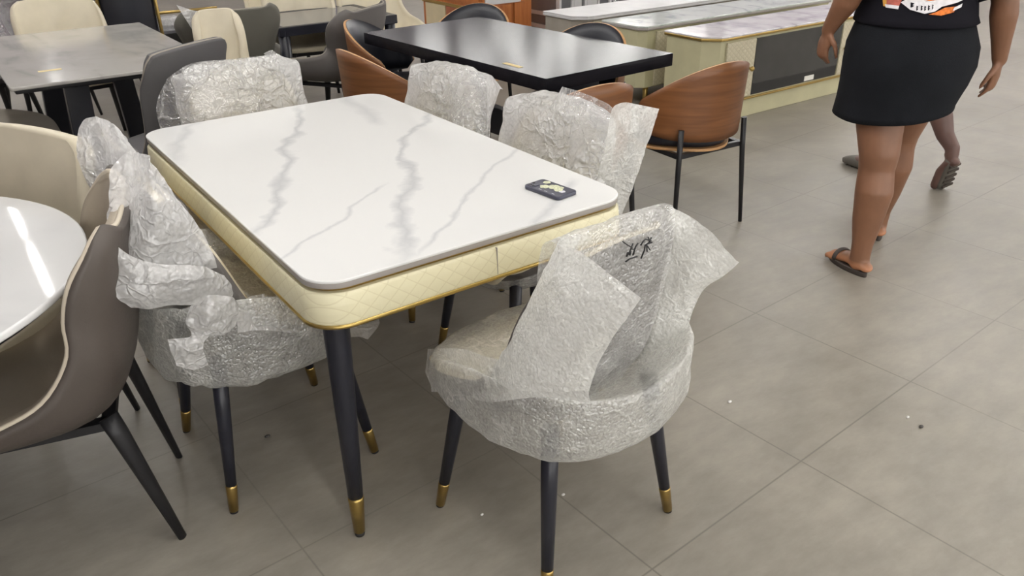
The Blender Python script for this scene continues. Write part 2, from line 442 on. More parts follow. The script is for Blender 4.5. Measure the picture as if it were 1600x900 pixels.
class MB:
    """collects loose pieces of one mesh"""
    def __init__(self):
        self.v, self.f, self.m, self.s = [], [], [], []

    def add(self, vs, fs, mi=0, smooth=True):
        o = len(self.v)
        self.v += [tuple(map(float, p)) for p in vs]
        for f in fs:
            self.f.append(tuple(i + o for i in f)); self.m.append(mi); self.s.append(smooth)
        return self

    def box(self, lo, hi, mi=0):
        x0, y0, z0 = lo; x1, y1, z1 = hi
        vs = [(x0, y0, z0), (x1, y0, z0), (x1, y1, z0), (x0, y1, z0), (x0, y0, z1), (x1, y0, z1), (x1, y1, z1), (x0, y1, z1)]
        return self.add(vs, [(0, 3, 2, 1), (4, 5, 6, 7), (0, 1, 5, 4), (1, 2, 6, 5), (2, 3, 7, 6), (3, 0, 4, 7)], mi, False)

    def bar(self, a, b, w, d, up=(0, 0, 1), mi=0, w2=None, d2=None):
        a, b = Vector(a), Vector(b)
        t = (b - a).normalized(); s = t.cross(Vector(up))
        if s.length < 1e-4: s = t.cross(Vector((1, 0, 0)))
        s.normalize(); n = s.cross(t)
        vs = []
        for p, ww, dd in ((a, w, d), (b, w2 or w, d2 or d)):
            for i, j in ((-1, -1), (1, -1), (1, 1), (-1, 1)):
                vs.append(p + s * ww / 2 * i + n * dd / 2 * j)
        return self.add(vs, [(0, 1, 2, 3), (7, 6, 5, 4), (0, 4, 5, 1), (1, 5, 6, 2), (2, 6, 7, 3), (3, 7, 4, 0)], mi, False)

    def loft(self, rings, cap=True, mi=0, closed=True, smooth=True, flat_caps=True):
        n = len(rings[0]); vs = [p for r in rings for p in r]; fs = []
        for i in range(len(rings) - 1):
            for j in range(n if closed else n - 1):
                k = (j + 1) % n
                fs.append((i * n + j, i * n + k, (i + 1) * n + k, (i + 1) * n + j))
        if cap and closed:
            caps = [tuple(range(n - 1, -1, -1)), tuple((len(rings) - 1) * n + j for j in range(n))]
            self.add(vs, fs + caps, mi, smooth)
            if flat_caps: self.s[-2:] = [False, False]
            return self
        return self.add(vs, fs, mi, smooth)

    def tube(self, pts, radii, seg=14, mi=0, flat=1.0, side=None, cap=True, rounded=False):
        pts = [Vector(p) for p in pts]
        if not hasattr(radii, '__len__'): radii = [radii] * len(pts)
        radii = list(radii)
        if rounded:
            t0 = (pts[0] - pts[1]).normalized(); t1 = (pts[-1] - pts[-2]).normalized()
            r0, r1 = radii[0], radii[-1]
            head = [(pts[0] + t0 * r0 * math.sin(a), r0 * math.cos(a)) for a in (1.45, 1.05, 0.6, 0.3)]
            tail = [(pts[-1] + t1 * r1 * math.sin(a), r1 * math.cos(a)) for a in (0.3, 0.6, 1.05, 1.45)]
            pts = [h[0] for h in head] + pts + [h[0] for h in tail]
            radii = [h[1] for h in head] + radii + [h[1] for h in tail]
        ref = Vector(side) if side else None
        rings = []; prev = None
        for i, p in enumerate(pts):
            t = (pts[min(i + 1, len(pts) - 1)] - pts[max(i - 1, 0)]).normalized()
            if ref is not None: s = ref - t * ref.dot(t)
            elif prev is None:
                s = t.cross(Vector((0, 0, 1)))
                if s.length < 0.1: s = t.cross(Vector((0, 1, 0)))
            else: s = prev - t * prev.dot(t)
            s.normalize(); prev = s; n = t.cross(s)
            rings.append([p + (s * math.cos(2 * PI * k / seg) + n * math.sin(2 * PI * k / seg) * flat) * radii[i] for k in range(seg)])
        return self.loft(rings, cap, mi)

    def ellipsoid(self, c, r, mi=0, nu=16, nv=10):
        c = Vector(c); rings = []
        for i in range(nv + 1):
            a = -PI / 2 + PI * (i + 0.02) / (nv + 0.04)
            rings.append([(c.x + r[0] * math.cos(a) * math.cos(2 * PI * k / nu), c.y + r[1] * math.cos(a) * math.sin(2 * PI * k / nu), c.z + r[2] * math.sin(a)) for k in range(nu)])
        return self.loft(rings, True, mi)

    def slab(self, outline, z0, z1, bev=0.003, mi=0, smooth=True):
        """prism over a 2-D outline with rounded upper and lower arrises"""
        o = np.array(outline); nrm = []
        for i in range(len(o)):
            t = o[(i + 1) % len(o)] - o[i - 1]; t = t / (np.linalg.norm(t) + 1e-9)
            nrm.append((t[1], -t[0]))
        nrm = np.array(nrm)
        rings = []
        for z, k in ((z0, bev), (z0 + bev * 0.3, bev * 0.3), (z0 + bev, 0), (z1 - bev, 0), (z1 - bev * 0.3, bev * 0.3), (z1, bev)):
            q = o - nrm * k
            rings.append([(a, b, z) for a, b in q])
        return self.loft(rings, True, mi, smooth=smooth)

    def build(self, name, mats, parent=None, bevel=0, subsurf=0, **md):
        me = bpy.data.meshes.new(name)
        me.from_pydata(self.v, [], self.f)
        assert max(max(f) for f in self.f) < len(self.v), name
        me.polygons.foreach_set('material_index', self.m)
        me.polygons.foreach_set('use_smooth', self.s)
        if not isinstance(mats, (list, tuple)): mats = [mats]
        for q in mats: me.materials.append(M[q] if isinstance(q, str) else q)
        bm = bmesh.new(); bm.from_mesh(me)
        bmesh.ops.recalc_face_normals(bm, faces=bm.faces[:])
        bm.to_mesh(me); bm.free()
        me.update()
        o = bpy.data.objects.new(name, me)
        COL.objects.link(o)
        if parent is not None: o.parent = parent
        if bevel:
            b = o.modifiers.new('Bevel', 'BEVEL'); b.width = bevel; b.segments = 3; b.limit_method = 'ANGLE'; b.angle_limit = 0.7
        if subsurf:
            s = o.modifiers.new('Subd', 'SUBSURF'); s.levels = subsurf; s.render_levels = subsurf
        return meta(o, **md)


def copy_tree(o, parent=None):
    c = o.copy(); COL.objects.link(c)
    if parent is not None:
        c.parent = parent
        c.matrix_parent_inverse = o.matrix_parent_inverse.copy()
    for ch in list(o.children): copy_tree(ch, c)
    return c


def rrect(x0, y0, x1, y1, r, n=8):
    pts = []
    for cx, cy, a0 in ((x1 - r, y0 + r, -PI / 2), (x1 - r, y1 - r, 0), (x0 + r, y1 - r, PI / 2), (x0 + r, y0 + r, PI)):
        for i in range(n + 1):
            a = a0 + PI / 2 * i / n
            pts.append((cx + r * math.cos(a), cy + r * math.sin(a)))
    return pts


def dense(outline, step=0.05):
    out = []
    for i in range(len(outline)):
        a, b = np.array(outline[i]), np.array(outline[(i + 1) % len(outline)])
        k = max(1, int(np.linalg.norm(b - a) / step))
        for j in range(k): out.append(tuple(a + (b - a) * j / k))
    return out


def catmull(P, n, axis=0):
    """Catmull-Rom resample an array of control values along an axis to n samples"""
    P = np.moveaxis(np.asarray(P, float), axis, 0)
    m = len(P)
    t = np.linspace(0, m - 1, n); i = np.minimum(t.astype(int), m - 2); f = (t - i).reshape((-1,) + (1,) * (P.ndim - 1))
    ext = np.concatenate([2 * P[:1] - P[1:2], P, 2 * P[-1:] - P[-2:-1]])
    p0, p1, p2, p3 = ext[i], ext[i + 1], ext[i + 2], ext[i + 3]
    r = 0.5 * (2 * p1 + (p2 - p0) * f + (2 * p0 - 5 * p1 + 4 * p2 - p3) * f ** 2 + (3 * p1 - p0 - 3 * p2 + p3) * f ** 3)
    return np.moveaxis(r, 0, axis)


def crumple(G, amp, scale, seed, keep_edges=False):
    """push a sheet of points along its normals by folded noise (creases)"""
    nu, nv, _ = G.shape
    du = np.gradient(G, axis=0); dv = np.gradient(G, axis=1)
    n = np.cross(du, dv); n /= (np.linalg.norm(n, axis=2, keepdims=True) + 1e-9)
    out = G.copy()
    off = Vector((seed * 3.7, seed * 1.3, seed * 2.1))
    for a in range(nu):
        for b in range(nv):
            p = Vector(G[a, b]) * scale + off
            w = noise.noise(p)
            ridge = 1 - abs(noise.noise(p * 1.7 + Vector((9, 2, 5)))) * 2.2
            fine = 1 - abs(noise.noise(p * 4.1)) * 2
            out[a, b] += n[a, b] * amp * (0.9 * w + 0.65 * (ridge - 0.5) + 0.28 * (fine - 0.5))
    return out


def sheet(mb, rows, nu=36, nv=36, amp=0.008, scale=7.0, seed=1, mi=0, thick=0.0):
    """a sheet of film over a control grid (rows of equal length)"""
    n = max(len(r) for r in rows)
    rows = [catmull(np.array(r, float), n) if len(r) != n else np.array(r, float) for r in rows]
    G = catmull(catmull(np.array(rows), nu, 0), nv, 1)
    G = crumple(G, amp, scale, seed)
    fs = [(i * nv + j, i * nv + j + 1, (i + 1) * nv + j + 1, (i + 1) * nv + j) for i in range(nu - 1) for j in range(nv - 1)]
    mb.add(G.reshape(-1, 3), fs, mi)
    return G


def bag(mb, rings, nu=40, nv=64, amp=0.008, scale=7.0, seed=1, mi=0, cap_top=True, cap_bot=True):
    """closed sleeve of film through rings of control points"""
    R = np.array(rings, float)
    R = np.concatenate([R[:, -2:], R, R[:, :3]], axis=1)
    m = len(rings[0])
    # periodic resample
    t = np.linspace(0, m, nv + 1)[:-1]
    cols = []
    for q in t:
        i = int(q); f = q - i
        p0, p1, p2, p3 = R[:, i + 1], R[:, i + 2], R[:, i + 3], R[:, i + 4]
        cols.append(0.5 * (2 * p1 + (p2 - p0) * f + (2 * p0 - 5 * p1 + 4 * p2 - p3) * f ** 2 + (3 * p1 - p0 - 3 * p2 + p3) * f ** 3))
    G = np.stack(cols, 1)
    G = catmull(G, nu, 0)
    G = crumple(G, amp, scale, seed)
    fs = [(i * nv + j, i * nv + (j + 1) % nv, (i + 1) * nv + (j + 1) % nv, (i + 1) * nv + j) for i in range(nu - 1) for j in range(nv)]
    vs = list(G.reshape(-1, 3))
    if cap_bot:
        vs.append(G[0].mean(0)); k = len(vs) - 1
        fs += [(k, (j + 1) % nv, j) for j in range(nv)]
    if cap_top:
        vs.append(G[-1].mean(0)); k = len(vs) - 1; b = (nu - 1) * nv
        fs += [(k, b + j, b + (j + 1) % nv) for j in range(nv)]
    mb.add(vs, fs, mi)
    return G


# ------------------------------------------------------------------ the hall
def struct(name, mb, mat, **k):
    return mb.build(name, mat, kind='structure', **k)


X0, X1, Y0, Y1, H = -5.0, 15.0, -5.0, 15.5, 3.2
mb = MB(); mb.box((X0, Y0, -0.1), (X1, Y1, 0)); struct('floor', mb, 'floor')
mb = MB(); mb.box((X0, Y0, H), (X1, Y1, H + 0.1)); struct('ceiling', mb, 'ceiling')
mb = MB(); mb.box((X0 - 0.1, Y0, 0), (X0, Y1, H)); struct('wall_left', mb, 'wall')
mb = MB(); mb.box((X0, Y0 - 0.1, 0), (X1, Y0, H)); struct('wall_front', mb, 'wall')
mb = MB(); mb.box((X0, Y1, 0), (X1, Y1 + 0.1, H)); struct('wall_back', mb, 'wall')
mb = MB(); mb.box((X1, Y0, 0), (X1 + 0.1, Y1, H)); struct('wall_right', mb, 'wall')

# three unseen glowing bays behind the camera, added to brighten faces turned towards it
for n_, (xa, xb) in enumerate(((-4.2, 0.2), (0.6, 5.0), (5.4, 9.8))):
    wn = 'window_%d' % (n_ + 1)
    mb = MB()
    mb.box((xa, Y0 + 0.0, 0.25), (xb, Y0 + 0.06, 0.33)); mb.box((xa, Y0, 2.82), (xb, Y0 + 0.06, 2.90))
    for q in np.linspace(xa, xb, 4): mb.box((q - 0.03, Y0, 0.25), (q + 0.03, Y0 + 0.06, 2.90))
    fr = struct(wn, mb, 'fixture')
    MB().box((xa, Y0 + 0.01, 0.30), (xb, Y0 + 0.03, 2.86)).build('pane', 'pane', fr)

# rows of bare fluorescent battens under the ceiling, running along y
def batten():
    r = empty('ceiling_light', (0, 0, 0), 0, 'white fluorescent batten lamp fixed under the ceiling', 'lamp', 'fluorescent battens in rows')
    MB().box((-0.045, -0.62, -0.035), (0.045, 0.62, 0)).build('housing', 'fixture', r, bevel=0.006)
    MB().tube([(0, -0.58, -0.06), (0, 0.58, -0.06)], 0.019, 12).build('tube', 'tube', r)
    for s in (-1, 1): MB().box((-0.02, 0.60 * s - 0.02, -0.08), (0.02, 0.60 * s + 0.02, -0.03)).build('socket', 'fixture', r)
    return r
b0 = batten(); first = True
for x in (-3.4, -0.23, 1.05, 6.0, 7.9, 9.8, 11.7, 13.6):
    for k in range(11):
        y = -3.55 + 1.66 * k
        if x < -1 and y < 4.7: continue                # battens left out above the left front corner to keep it darker
        r = b0 if first else copy_tree(b0)
        first = False
        r.location = (x, y, H)

# ------------------------------------------------------------------ main marble table
T = empty('dining_table', (0.46, 0.75, 0), 0, 'rectangular white marble dining table with cream quilted apron and gold trim', 'table')
TW, TL, TZ = 0.922, 1.5075, 0.76
hx, hy = TW / 2, TL / 2
out = dense(rrect(-hx, -hy, hx, hy, 0.085, 10))
MB().slab(out, TZ - 0.008, TZ, 0.0025).build('marble_top', 'marble', T)
e1 = dense(rrect(-hx + 0.0012, -hy + 0.0012, hx - 0.0012, hy - 0.0012, 0.084, 10))
MB().slab(e1, TZ - 0.0205, TZ - 0.0078, 0.001).build('edge_band', 'slab_edge', T, label='brown edge band under the marble')
e2 = dense(rrect(-hx + 0.014, -hy + 0.014, hx - 0.014, hy - 0.014, 0.078, 10))
MB().slab(e2, TZ - 0.033, TZ - 0.0203, 0.001).build('gold_strip', 'gold_dull', T, label='recessed gold strip under the top')
def apron_ring(inset, r): return rrect(-hx + inset, -hy + inset, hx - inset, hy - inset, r, 10)
mb = MB()
rings = []
for z, ins in ((0.652, -0.006), (0.656, -0.007), (0.690, -0.006), (0.722, -0.003), (0.729, 0.001)):
    rings.append([(a, b, z) for a, b in apron_ring(ins, 0.09)])
mb.loft(rings, True)
ap = mb.build('apron', 'cream_quilt', T)
mb = MB().box((hx * 0.02 - 0.0006, -hy - 0.0078, 0.656), (hx * 0.02 + 0.0006, -hy + 0.01, 0.728))
mb.build('seam', 'slab_edge', ap, label='dark vertical seam')
rings = []
for z, ins in ((0.640, 0.004), (0.641, -0.005), (0.644, -0.009), (0.650, -0.009), (0.653, -0.006), (0.654, 0.002)):
    rings.append([(a, b, z) for a, b in apron_ring(ins, 0.092)])
MB().loft(rings, True).build('gold_rim', 'gold', T, label='polished gold rim along the bottom of the apron')

def table_leg(px, py, sx, sy):
    top = Vector((px, py, 0.642)); bot = Vector((px + 0.018 * sx, py + 0.018 * sy, 0.0))
    def at(z): return top.lerp(bot, (0.642 - z) / 0.642)
    mb = MB(); mb.tube([at(0.642), at(0.62), at(0.4), at(0.125)], [0.0315, 0.0315, 0.0265, 0.0195], 24)
    lg = mb.build('leg', 'black_leg', T)
    MB().tube([at(0.127), at(0.118), at(0.012)], [0.0202, 0.0205, 0.0145], 24).build('brass_tip', 'gold', lg, label='gold tip')
    MB().tube([at(0.012), at(0.0)], [0.0135, 0.0125], 16).build('foot_pad', 'rubber', lg)
for sx in (-1, 1):
    for sy in (-1, 1): table_leg(sx * (hx - 0.06), sy * (hy - 0.06), sx, sy)

# phone lying on it
ph = empty('smartphone', (0.762, 0.151, TZ), 0, 'smartphone in a dark case with pale flower print lying on marble table', 'phone')
a0 = math.atan2(0.216 - 0.082, 0.81 - 0.719)
ph.rotation_euler = (0, 0, math.atan2(-0.132, 0.068 * -0.3) + PI / 2)
ph.rotation_euler = (0, 0, 0.11)
mb = MB(); mb.slab(rrect(-0.0385, -0.069, 0.0385, 0.069, 0.012, 6), 0, 0.0115, 0.003); mb.build('case', 'phone', ph)
mb = MB(); mb.slab(rrect(-0.033, 0.034, -0.004, 0.062, 0.006, 5), 0.0115, 0.0135, 0.001); cb = mb.build('camera_bump', 'phone', ph)
for q in ((-0.025, 0.054), (-0.012, 0.054), (-0.025, 0.042)):
    MB().tube([(q[0], q[1], 0.0134), (q[0], q[1], 0.0142)], 0.0042, 12).build('lens', 'smoked_glass', cb)
def flower(mb, cx, cy, r, n=5, ph0=0.0, mi=0):
    for k in range(n):
        a = ph0 + 2 * PI * k / n
        mb.slab([(cx + r * 0.55 * math.cos(a) + r * 0.5 * math.cos(t), cy + r * 0.55 * math.sin(a) + r * 0.5 * math.sin(t)) for t in np.linspace(0, 2 * PI, 11)[:-1]], 0.0116, 0.0121 + 0.0001 * k, 0.0002, mi)
mb = MB()
flower(mb, 0.022, 0.036, 0.011); flower(mb, -0.006, 0.016, 0.014, 5, 0.5); flower(mb, 0.010, -0.004, 0.017, 6, 0.2); flower(mb, 0.002, -0.030, 0.013, 5, 0.9)
flower(mb, 0.017, -0.022, 0.010, 5, 0.3); flower(mb, 0.000, -0.046, 0.009, 5, 0.1, 1)
mb.build('flower_print', ['petal', 'petal_white'], ph, label='pale yellow and white flower print')
for q in ((-0.030, 0.010), (-0.030, -0.012), (-0.030, -0.040)):
    MB().box((q[0], q[1] - 0.005, 0.0114), (q[0] + 0.002, q[1] + 0.005, 0.0118)).build('print_dash', 'petal_white', ph)


# ------------------------------------------------------------------ bucket shell shared by the upholstered chairs
SHELL = [  # centre (y,z)  edge (x,y,z) from the front lip up to the top of the back
    ((0.255, 0.435), (0.225, 0.225, 0.445)),
    ((0.250, 0.468), (0.262, 0.205, 0.495)),
    ((0.130, 0.458), (0.285, 0.110, 0.560)),
    ((-0.03, 0.450), (0.290, 0.000, 0.615)),
    ((-0.165, 0.470), (0.275, -0.095, 0.665)),
    ((-0.225, 0.560), (0.250, -0.150, 0.720)),
    ((-0.250, 0.680), (0.247, -0.185, 0.785)),
    ((-0.270, 0.800), (0.243, -0.215, 0.822)),
    ((-0.284, 0.866), (0.226, -0.250, 0.862)),
    ((-0.290, 0.902), (0.186, -0.276, 0.886)),
]


def shell_grid(rows, nu=40, nv=33, sx=1.0, pw0=2.6):
    P = []
    for k, (c, e) in enumerate(rows):
        pw = pw0 if k < len(rows) - 2 else 2.0
        r = []
        for a in np.linspace(-1, 1, 9):
            q = abs(a) ** pw
            r.append((sx * e[0] * math.copysign(math.sin(abs(a) * PI / 2) ** 0.95, a) if a else 0.0, c[0] + (e[1] - c[0]) * q, c[1] + (e[2] - c[1]) * q))
        P.append(r)
    return catmull(catmull(np.array(P), nu, 0), nv, 1)


def shell_chair(name, rows, inner, outer, legs='splay', piping='piping', thick=0.035, sx=1.0, leg_mat='black_metal', pipe_r=0.005, pleats=False, foot=(0.235, 0.25)):
    root = empty(name)
    G = shell_grid(rows, sx=sx)
    nu, nv, _ = G.shape
    du = np.gradient(G, axis=0); dv = np.gradient(G, axis=1)
    n = np.cross(du, dv); n /= np.linalg.norm(n, axis=2, keepdims=True)
    if n[nu // 4, nv // 2][2] < 0: n = -n           # inner side looks up / forward
    for _ in range(10):
        q = np.pad(n, ((1, 1), (1, 1), (0, 0)), mode='edge')
        n = (q[:-2, 1:-1] + q[2:, 1:-1] + q[1:-1, :-2] + q[1:-1, 2:] + 2 * n)
        n /= np.linalg.norm(n, axis=2, keepdims=True)
    O = G - n * thick
    if pleats:
        for i in range(nu):
            for j in range(nv):
                if i > nu * 0.5:
                    x = G[i, j][0]; z = G[i, j][2]
                    G[i, j] += n[i, j] * 0.010 * math.sin(34 * (x + 0.25 * z) + 2 * math.sin(9 * z)) * min(1, max(0, 1.2 - abs(x) / 0.2)) * 0.8
    fs = [(i * nv + j, i * nv + j + 1, (i + 1) * nv + j + 1, (i + 1) * nv + j) for i in range(nu - 1) for j in range(nv - 1)]
    mid = (G + O) / 2 + 0
    mb = MB(); vs = np.concatenate([O.reshape(-1, 3), mid.reshape(-1, 3)])
    k = nu * nv
    border = [(0, j) for j in range(nv)] + [(i, nv - 1) for i in range(1, nu)] + [(nu - 1, j) for j in range(nv - 2, -1, -1)] + [(i, 0) for i in range(nu - 2, 0, -1)]
    idx = [a * nv + b for a, b in border]
    rim = [(idx[q], idx[(q + 1) % len(idx)], idx[(q + 1) % len(idx)] + k, idx[q] + k) for q in range(len(idx))]
    mb.add(vs, [f[::-1] for f in fs] + rim)
    sh = mb.build('shell', outer, root)
    mb = MB(); vs = np.concatenate([G.reshape(-1, 3), mid.reshape(-1, 3)])
    mb.add(vs, fs + rim)
    mb.build('lining', inner, root)
    if piping:
        path = [mid[a, b] - n[a, b] * 0.001 for a, b in border]
        path = [Vector(p) for p in path] + [Vector(path[0])]
        MB().tube(path, pipe_r, 8, cap=False).build('piping', piping, root)
    zs = min(O[:, :, 2].min(), 0.43)
    fx, fy = foot
    if legs == 'splay':
        mb = MB()
        for s in (-1, 1): mb.bar((s * 0.185, 0.185, zs - 0.005), (s * 0.185, -0.185, zs - 0.005), 0.03, 0.022)
        for s in (-1, 1): mb.bar((-0.185, s * 0.175, zs - 0.005), (0.185, s * 0.175, zs - 0.005), 0.03, 0.022)
        mb.build('leg_frame', leg_mat, root)
        for a in (-1, 1):
            for b in (-1, 1):
                MB().tube([(a * 0.18, b * 0.175, zs + 0.01), (a * 0.195, b * 0.19, zs - 0.03), (a * fx, b * fy, 0.0)], [0.026, 0.024, 0.012], 12, flat=0.7).build('leg', leg_mat, root)
    elif legs == 'tipped':
        for a in (-1, 1):
            for b in (-1, 1):
                top = Vector((a * 0.165, b * 0.155 - 0.005, zs + 0.03)); bot = Vector((a * fx, b * fy, 0))
                def at(z, top=top, bot=bot): return bot.lerp(top, z / top.z)
                lg = MB().tube([at(top.z), at(0.3), at(0.083)], [0.021, 0.0195, 0.0145], 20).build('leg', 'black_leg', root)
                MB().tube([at(0.084), at(0.078), at(0.006)], [0.0152, 0.0155, 0.0125], 20).build('brass_tip', 'gold_dull', lg, label='brass tip')
                MB().tube([at(0.008), at(0.0)], [0.0115, 0.011], 12).build('foot_pad', 'rubber', lg)
    return root


def place(root, x, y, rz, label, cat='chair', group=None, name=None):
    root.location = (x, y, 0); root.rotation_euler = (0, 0, rz)
    meta(root, label, cat, group)
    return root


GRP = 'bubble wrapped dining chairs around the marble table'
RSHELL = [
    ((0.265, 0.425), (0.190, 0.240, 0.430)),
    ((0.260, 0.458), (0.222, 0.215, 0.470)),
    ((0.150, 0.452), (0.238, 0.120, 0.500)),
    ((0.000, 0.448), (0.238, 0.020, 0.530)),
    ((-0.100, 0.465), (0.225, -0.040, 0.565)),
    ((-0.140, 0.550), (0.208, -0.075, 0.630)),
    ((-0.160, 0.660), (0.202, -0.105, 0.710)),
    ((-0.175, 0.765), (0.196, -0.130, 0.768)),
    ((-0.186, 0.835), (0.172, -0.160, 0.812)),
    ((-0.192, 0.872), (0.125, -0.180, 0.846)),
]
proto = shell_chair('wrapped_dining_chair', RSHELL, 'cream_leather', 'grey_fabric', 'tipped', None, 0.03, 1.0, foot=(0.225, 0.215))

# chair at the near end, seen from behind
c6 = proto
place(c6, 0.51, -0.190, math.radians(5), 'bubble wrapped chair at near end of marble table, black handwriting on its back', 'chair', GRP)
# two on the left of the table facing +x, two on the right facing -x, one at the far end facing -y
c1 = place(copy_tree(proto), 0.015, 0.545, -PI / 2, 'film wrapped chair nearest on the left long side of marble table, beside grey armchair', 'chair', GRP)
c2 = place(copy_tree(proto), 0.03, 1.045, -PI / 2, 'film wrapped chair farther along the left long side of marble table', 'chair', GRP)
c3 = place(copy_tree(proto), 0.46, 1.645, PI, 'film wrapped chair at the far head of the marble table beside slate chair', 'chair', GRP)
c4 = place(copy_tree(proto), 0.925, 1.17, PI / 2, 'bubble wrapped chair farther along the right long side of marble table', 'chair', GRP)
c5 = place(copy_tree(proto), 0.925, 0.50, PI / 2, 'bubble wrapped chair on right side of marble table closest to the phone', 'chair', GRP)


def local(root, mbv):
    """world points -> coordinates of a placed chair"""
    mat = (Matrix.Translation(root.location) @ Matrix.Rotation(root.rotation_euler.z, 4, 'Z')).inverted()
    return [tuple(mat @ Vector(p)) for p in mbv]


def attach(mb, root, mat, name='bubble_wrap', **k):
    mb.v = local(root, mb.v)
    return mb.build(name, mat, root, **k)


def elli(cx, cy, z, rx, ry, n=16, pw=2.4, dz=None):
    pts = []
    for k in range(n):
        a = 2 * PI * k / n
        ca, sa = math.cos(a), math.sin(a)
        x = math.copysign(abs(ca) ** (2 / pw), ca) * rx; y = math.copysign(abs(sa) ** (2 / pw), sa) * ry
        zz = z + (dz(x, y) if dz else 0)
        pts.append((cx + x, cy + y, zz))
    return pts


def to_world(root, pts):
    mat = Matrix.Translation(root.location) @ Matrix.Rotation(root.rotation_euler.z, 4, 'Z')
    return [tuple(mat @ Vector(p)) for p in pts]


def seat_bag(root, mat='bubble', amp=0.007, seed=1, rx=0.285, ry=0.285, zb=0.385, zt=0.50):
    mb = MB()
    lift = lambda x, y: 0.075 * min(1, abs(x / rx)) ** 2 * max(0, 1 - max(0, y) / ry) + 0.05 * max(0, -y / ry) - 0.035 * max(0, y / ry)
    rings = [to_world(root, elli(0, -0.01, z, rx * k, ry * k, dz=d)) for z, k, d in (
        (zb - 0.006, 0.45, None), (zb + 0.002, 0.72, None), (zb + 0.03, 0.90, None), (zb + 0.075, 1.0, None),
        (zt + 0.005, 1.01, lift), (zt + 0.022, 0.95, lift), (zt + 0.012, 0.80, lambda x, y: 0.6 * lift(x, y)), (zt - 0.002, 0.5, None), (zt - 0.004, 0.15, None))]
    bag(mb, rings, 40, 72, amp, 8, seed)
    return mb


# ---- near-end chair: bubble-wrap bag over seat, bag over back with both corners sticking out behind
mb = MB()
sb = seat_bag(c6, amp=0.006, seed=2, rx=0.285, ry=0.305, zb=0.372, zt=0.49)
attach(sb, c6, 'bubble_seat', label='bubble wrap bag around the seat')
xl, xr = 0.262, 0.735
mb = MB()
# left side sheet: runs from the arm back past the rear edge into the pointed ear
rows = [
    [SX(874, 384, xl + .055), SX(905, 392, xl + .045), SX(950, 425, xl + .03), SX(1000, 465, xl + .01)],
    [SX(850, 432, xl + .03), SX(890, 445, xl + .015), SX(935, 470, xl + .005), SX(988, 484, xl)],
    [SX(822, 490, xl + .01), SX(870, 500, xl - .005), SX(920, 515, xl - .005), SX(962, 520, xl - .005)],
    [SX(795, 545, xl), SX(840, 560, xl - .015), SX(895, 565, xl - .012), SX(936, 565, xl)],
    [SX(765, 590, xl), SX(815, 602, xl - .02), SX(868, 606, xl - .02), SX(920, 610, xl)],
    [SX(745, 618, xl), SX(800, 620, xl - .02), SX(860, 622, xl - .02), SX(922, 630, xl)],
]
rows_w = []
for r in rows:
    a, b = np.array(r[0]), np.array(r[1])
    rows_w.append([a + np.array((0.085, 0.035, -0.01)), a + np.array((0.035, 0.030, 0.0))] + r)
sheet(mb, rows_w, 54, 60, 0.006, 8, 3)
# second layer of the ear (the bag is two sheets sealed at the tip)
rows2 = [[np.array(p) + np.array((-0.022, 0.0, 0.0)) * w for p, w in zip(r, (0.0, 1.0, 0.8, 0.0))] for r in rows]
sheet(mb, rows2[:5], 44, 40, 0.007, 8, 5)
attach(mb, c6, 'bubble', label='left corner of the back bag sticking out')
mb = MB()
rows = [
    [SY(1045, 324, -.415) + np.array((.005, 0, 0)), SX(1078, 338, xr - .01), SX(1118, 370, xr + .01), SX(1155, 410, xr)],
    [SX(1042, 360, xr - .05), SX(1075, 390, xr - .01), SX(1110, 418, xr + .01), SX(1138, 425, xr)],
    [SX(1035, 420, xr - .06), SX(1065, 430, xr - .02), SX(1092, 440, xr), SX(1100, 452, xr)],
    [SX(1022, 480, xr - .06), SX(1045, 482, xr - .03), SX(1065, 486, xr), SX(1078, 500, xr)],
    [SX(1005, 540, xr - .06), SX(1025, 545, xr - .03), SX(1045, 552, xr), SX(1064, 560, xr)],
    [SX(985, 600, xr - .07), SX(1005, 606, xr - .04), SX(1022, 612, xr - .02), SX(1036, 604, xr)],
]
sheet(mb, rows, 54, 40, 0.006, 8, 7)
rows2 = [[np.array(p) - np.array((0.045, 0.0, 0.0)) * w for p, w in zip(r, (0.0, 0.6, 0.9, 0.0))] for r in rows]
sheet(mb, rows2, 44, 40, 0.007, 8, 9)
attach(mb, c6, 'bubble', label='right corner of the back bag sticking out')
# the back of the bag, stretched between the ears, over the top edge and down in front
mb = MB()
def yb(v): return v
rows = []
top = [(872, 388), (925, 367), (985, 344), (1052, 326)]
lines = [
    ([(x, y) for x, y in top], 0.075, -0.16),
    ([(x, y) for x, y in top], 0.055, -0.03),
    ([(x, y) for x, y in top], 0.040, -0.004),
    ([(x, y) for x, y in top], 0.018, 0.006),
    ([(x + 1, y + 3) for x, y in top], 0.0, 0.0),
    ([(862, 430), (922, 418), (985, 402), (1050, 385)], -0.004, 0.0),
    ([(856, 505), (925, 495), (985, 482), (1033, 470)], 0.004, 0.0),
    ([(870, 585), (930, 577), (975, 565), (1015, 552)], 0.022, 0.0),
    ([(875, 655), (925, 650), (960, 638), (988, 616)], 0.050, 0.0),
]
for pts, dy, dz in lines:
    rows.append([SY(px, py, -0.420) + np.array((0, dy, dz)) for px, py in pts])
sheet(mb, rows, 60, 44, 0.005, 8, 11)
attach(mb, c6, 'bubble_back', label='back of the bag with dark fabric showing through')
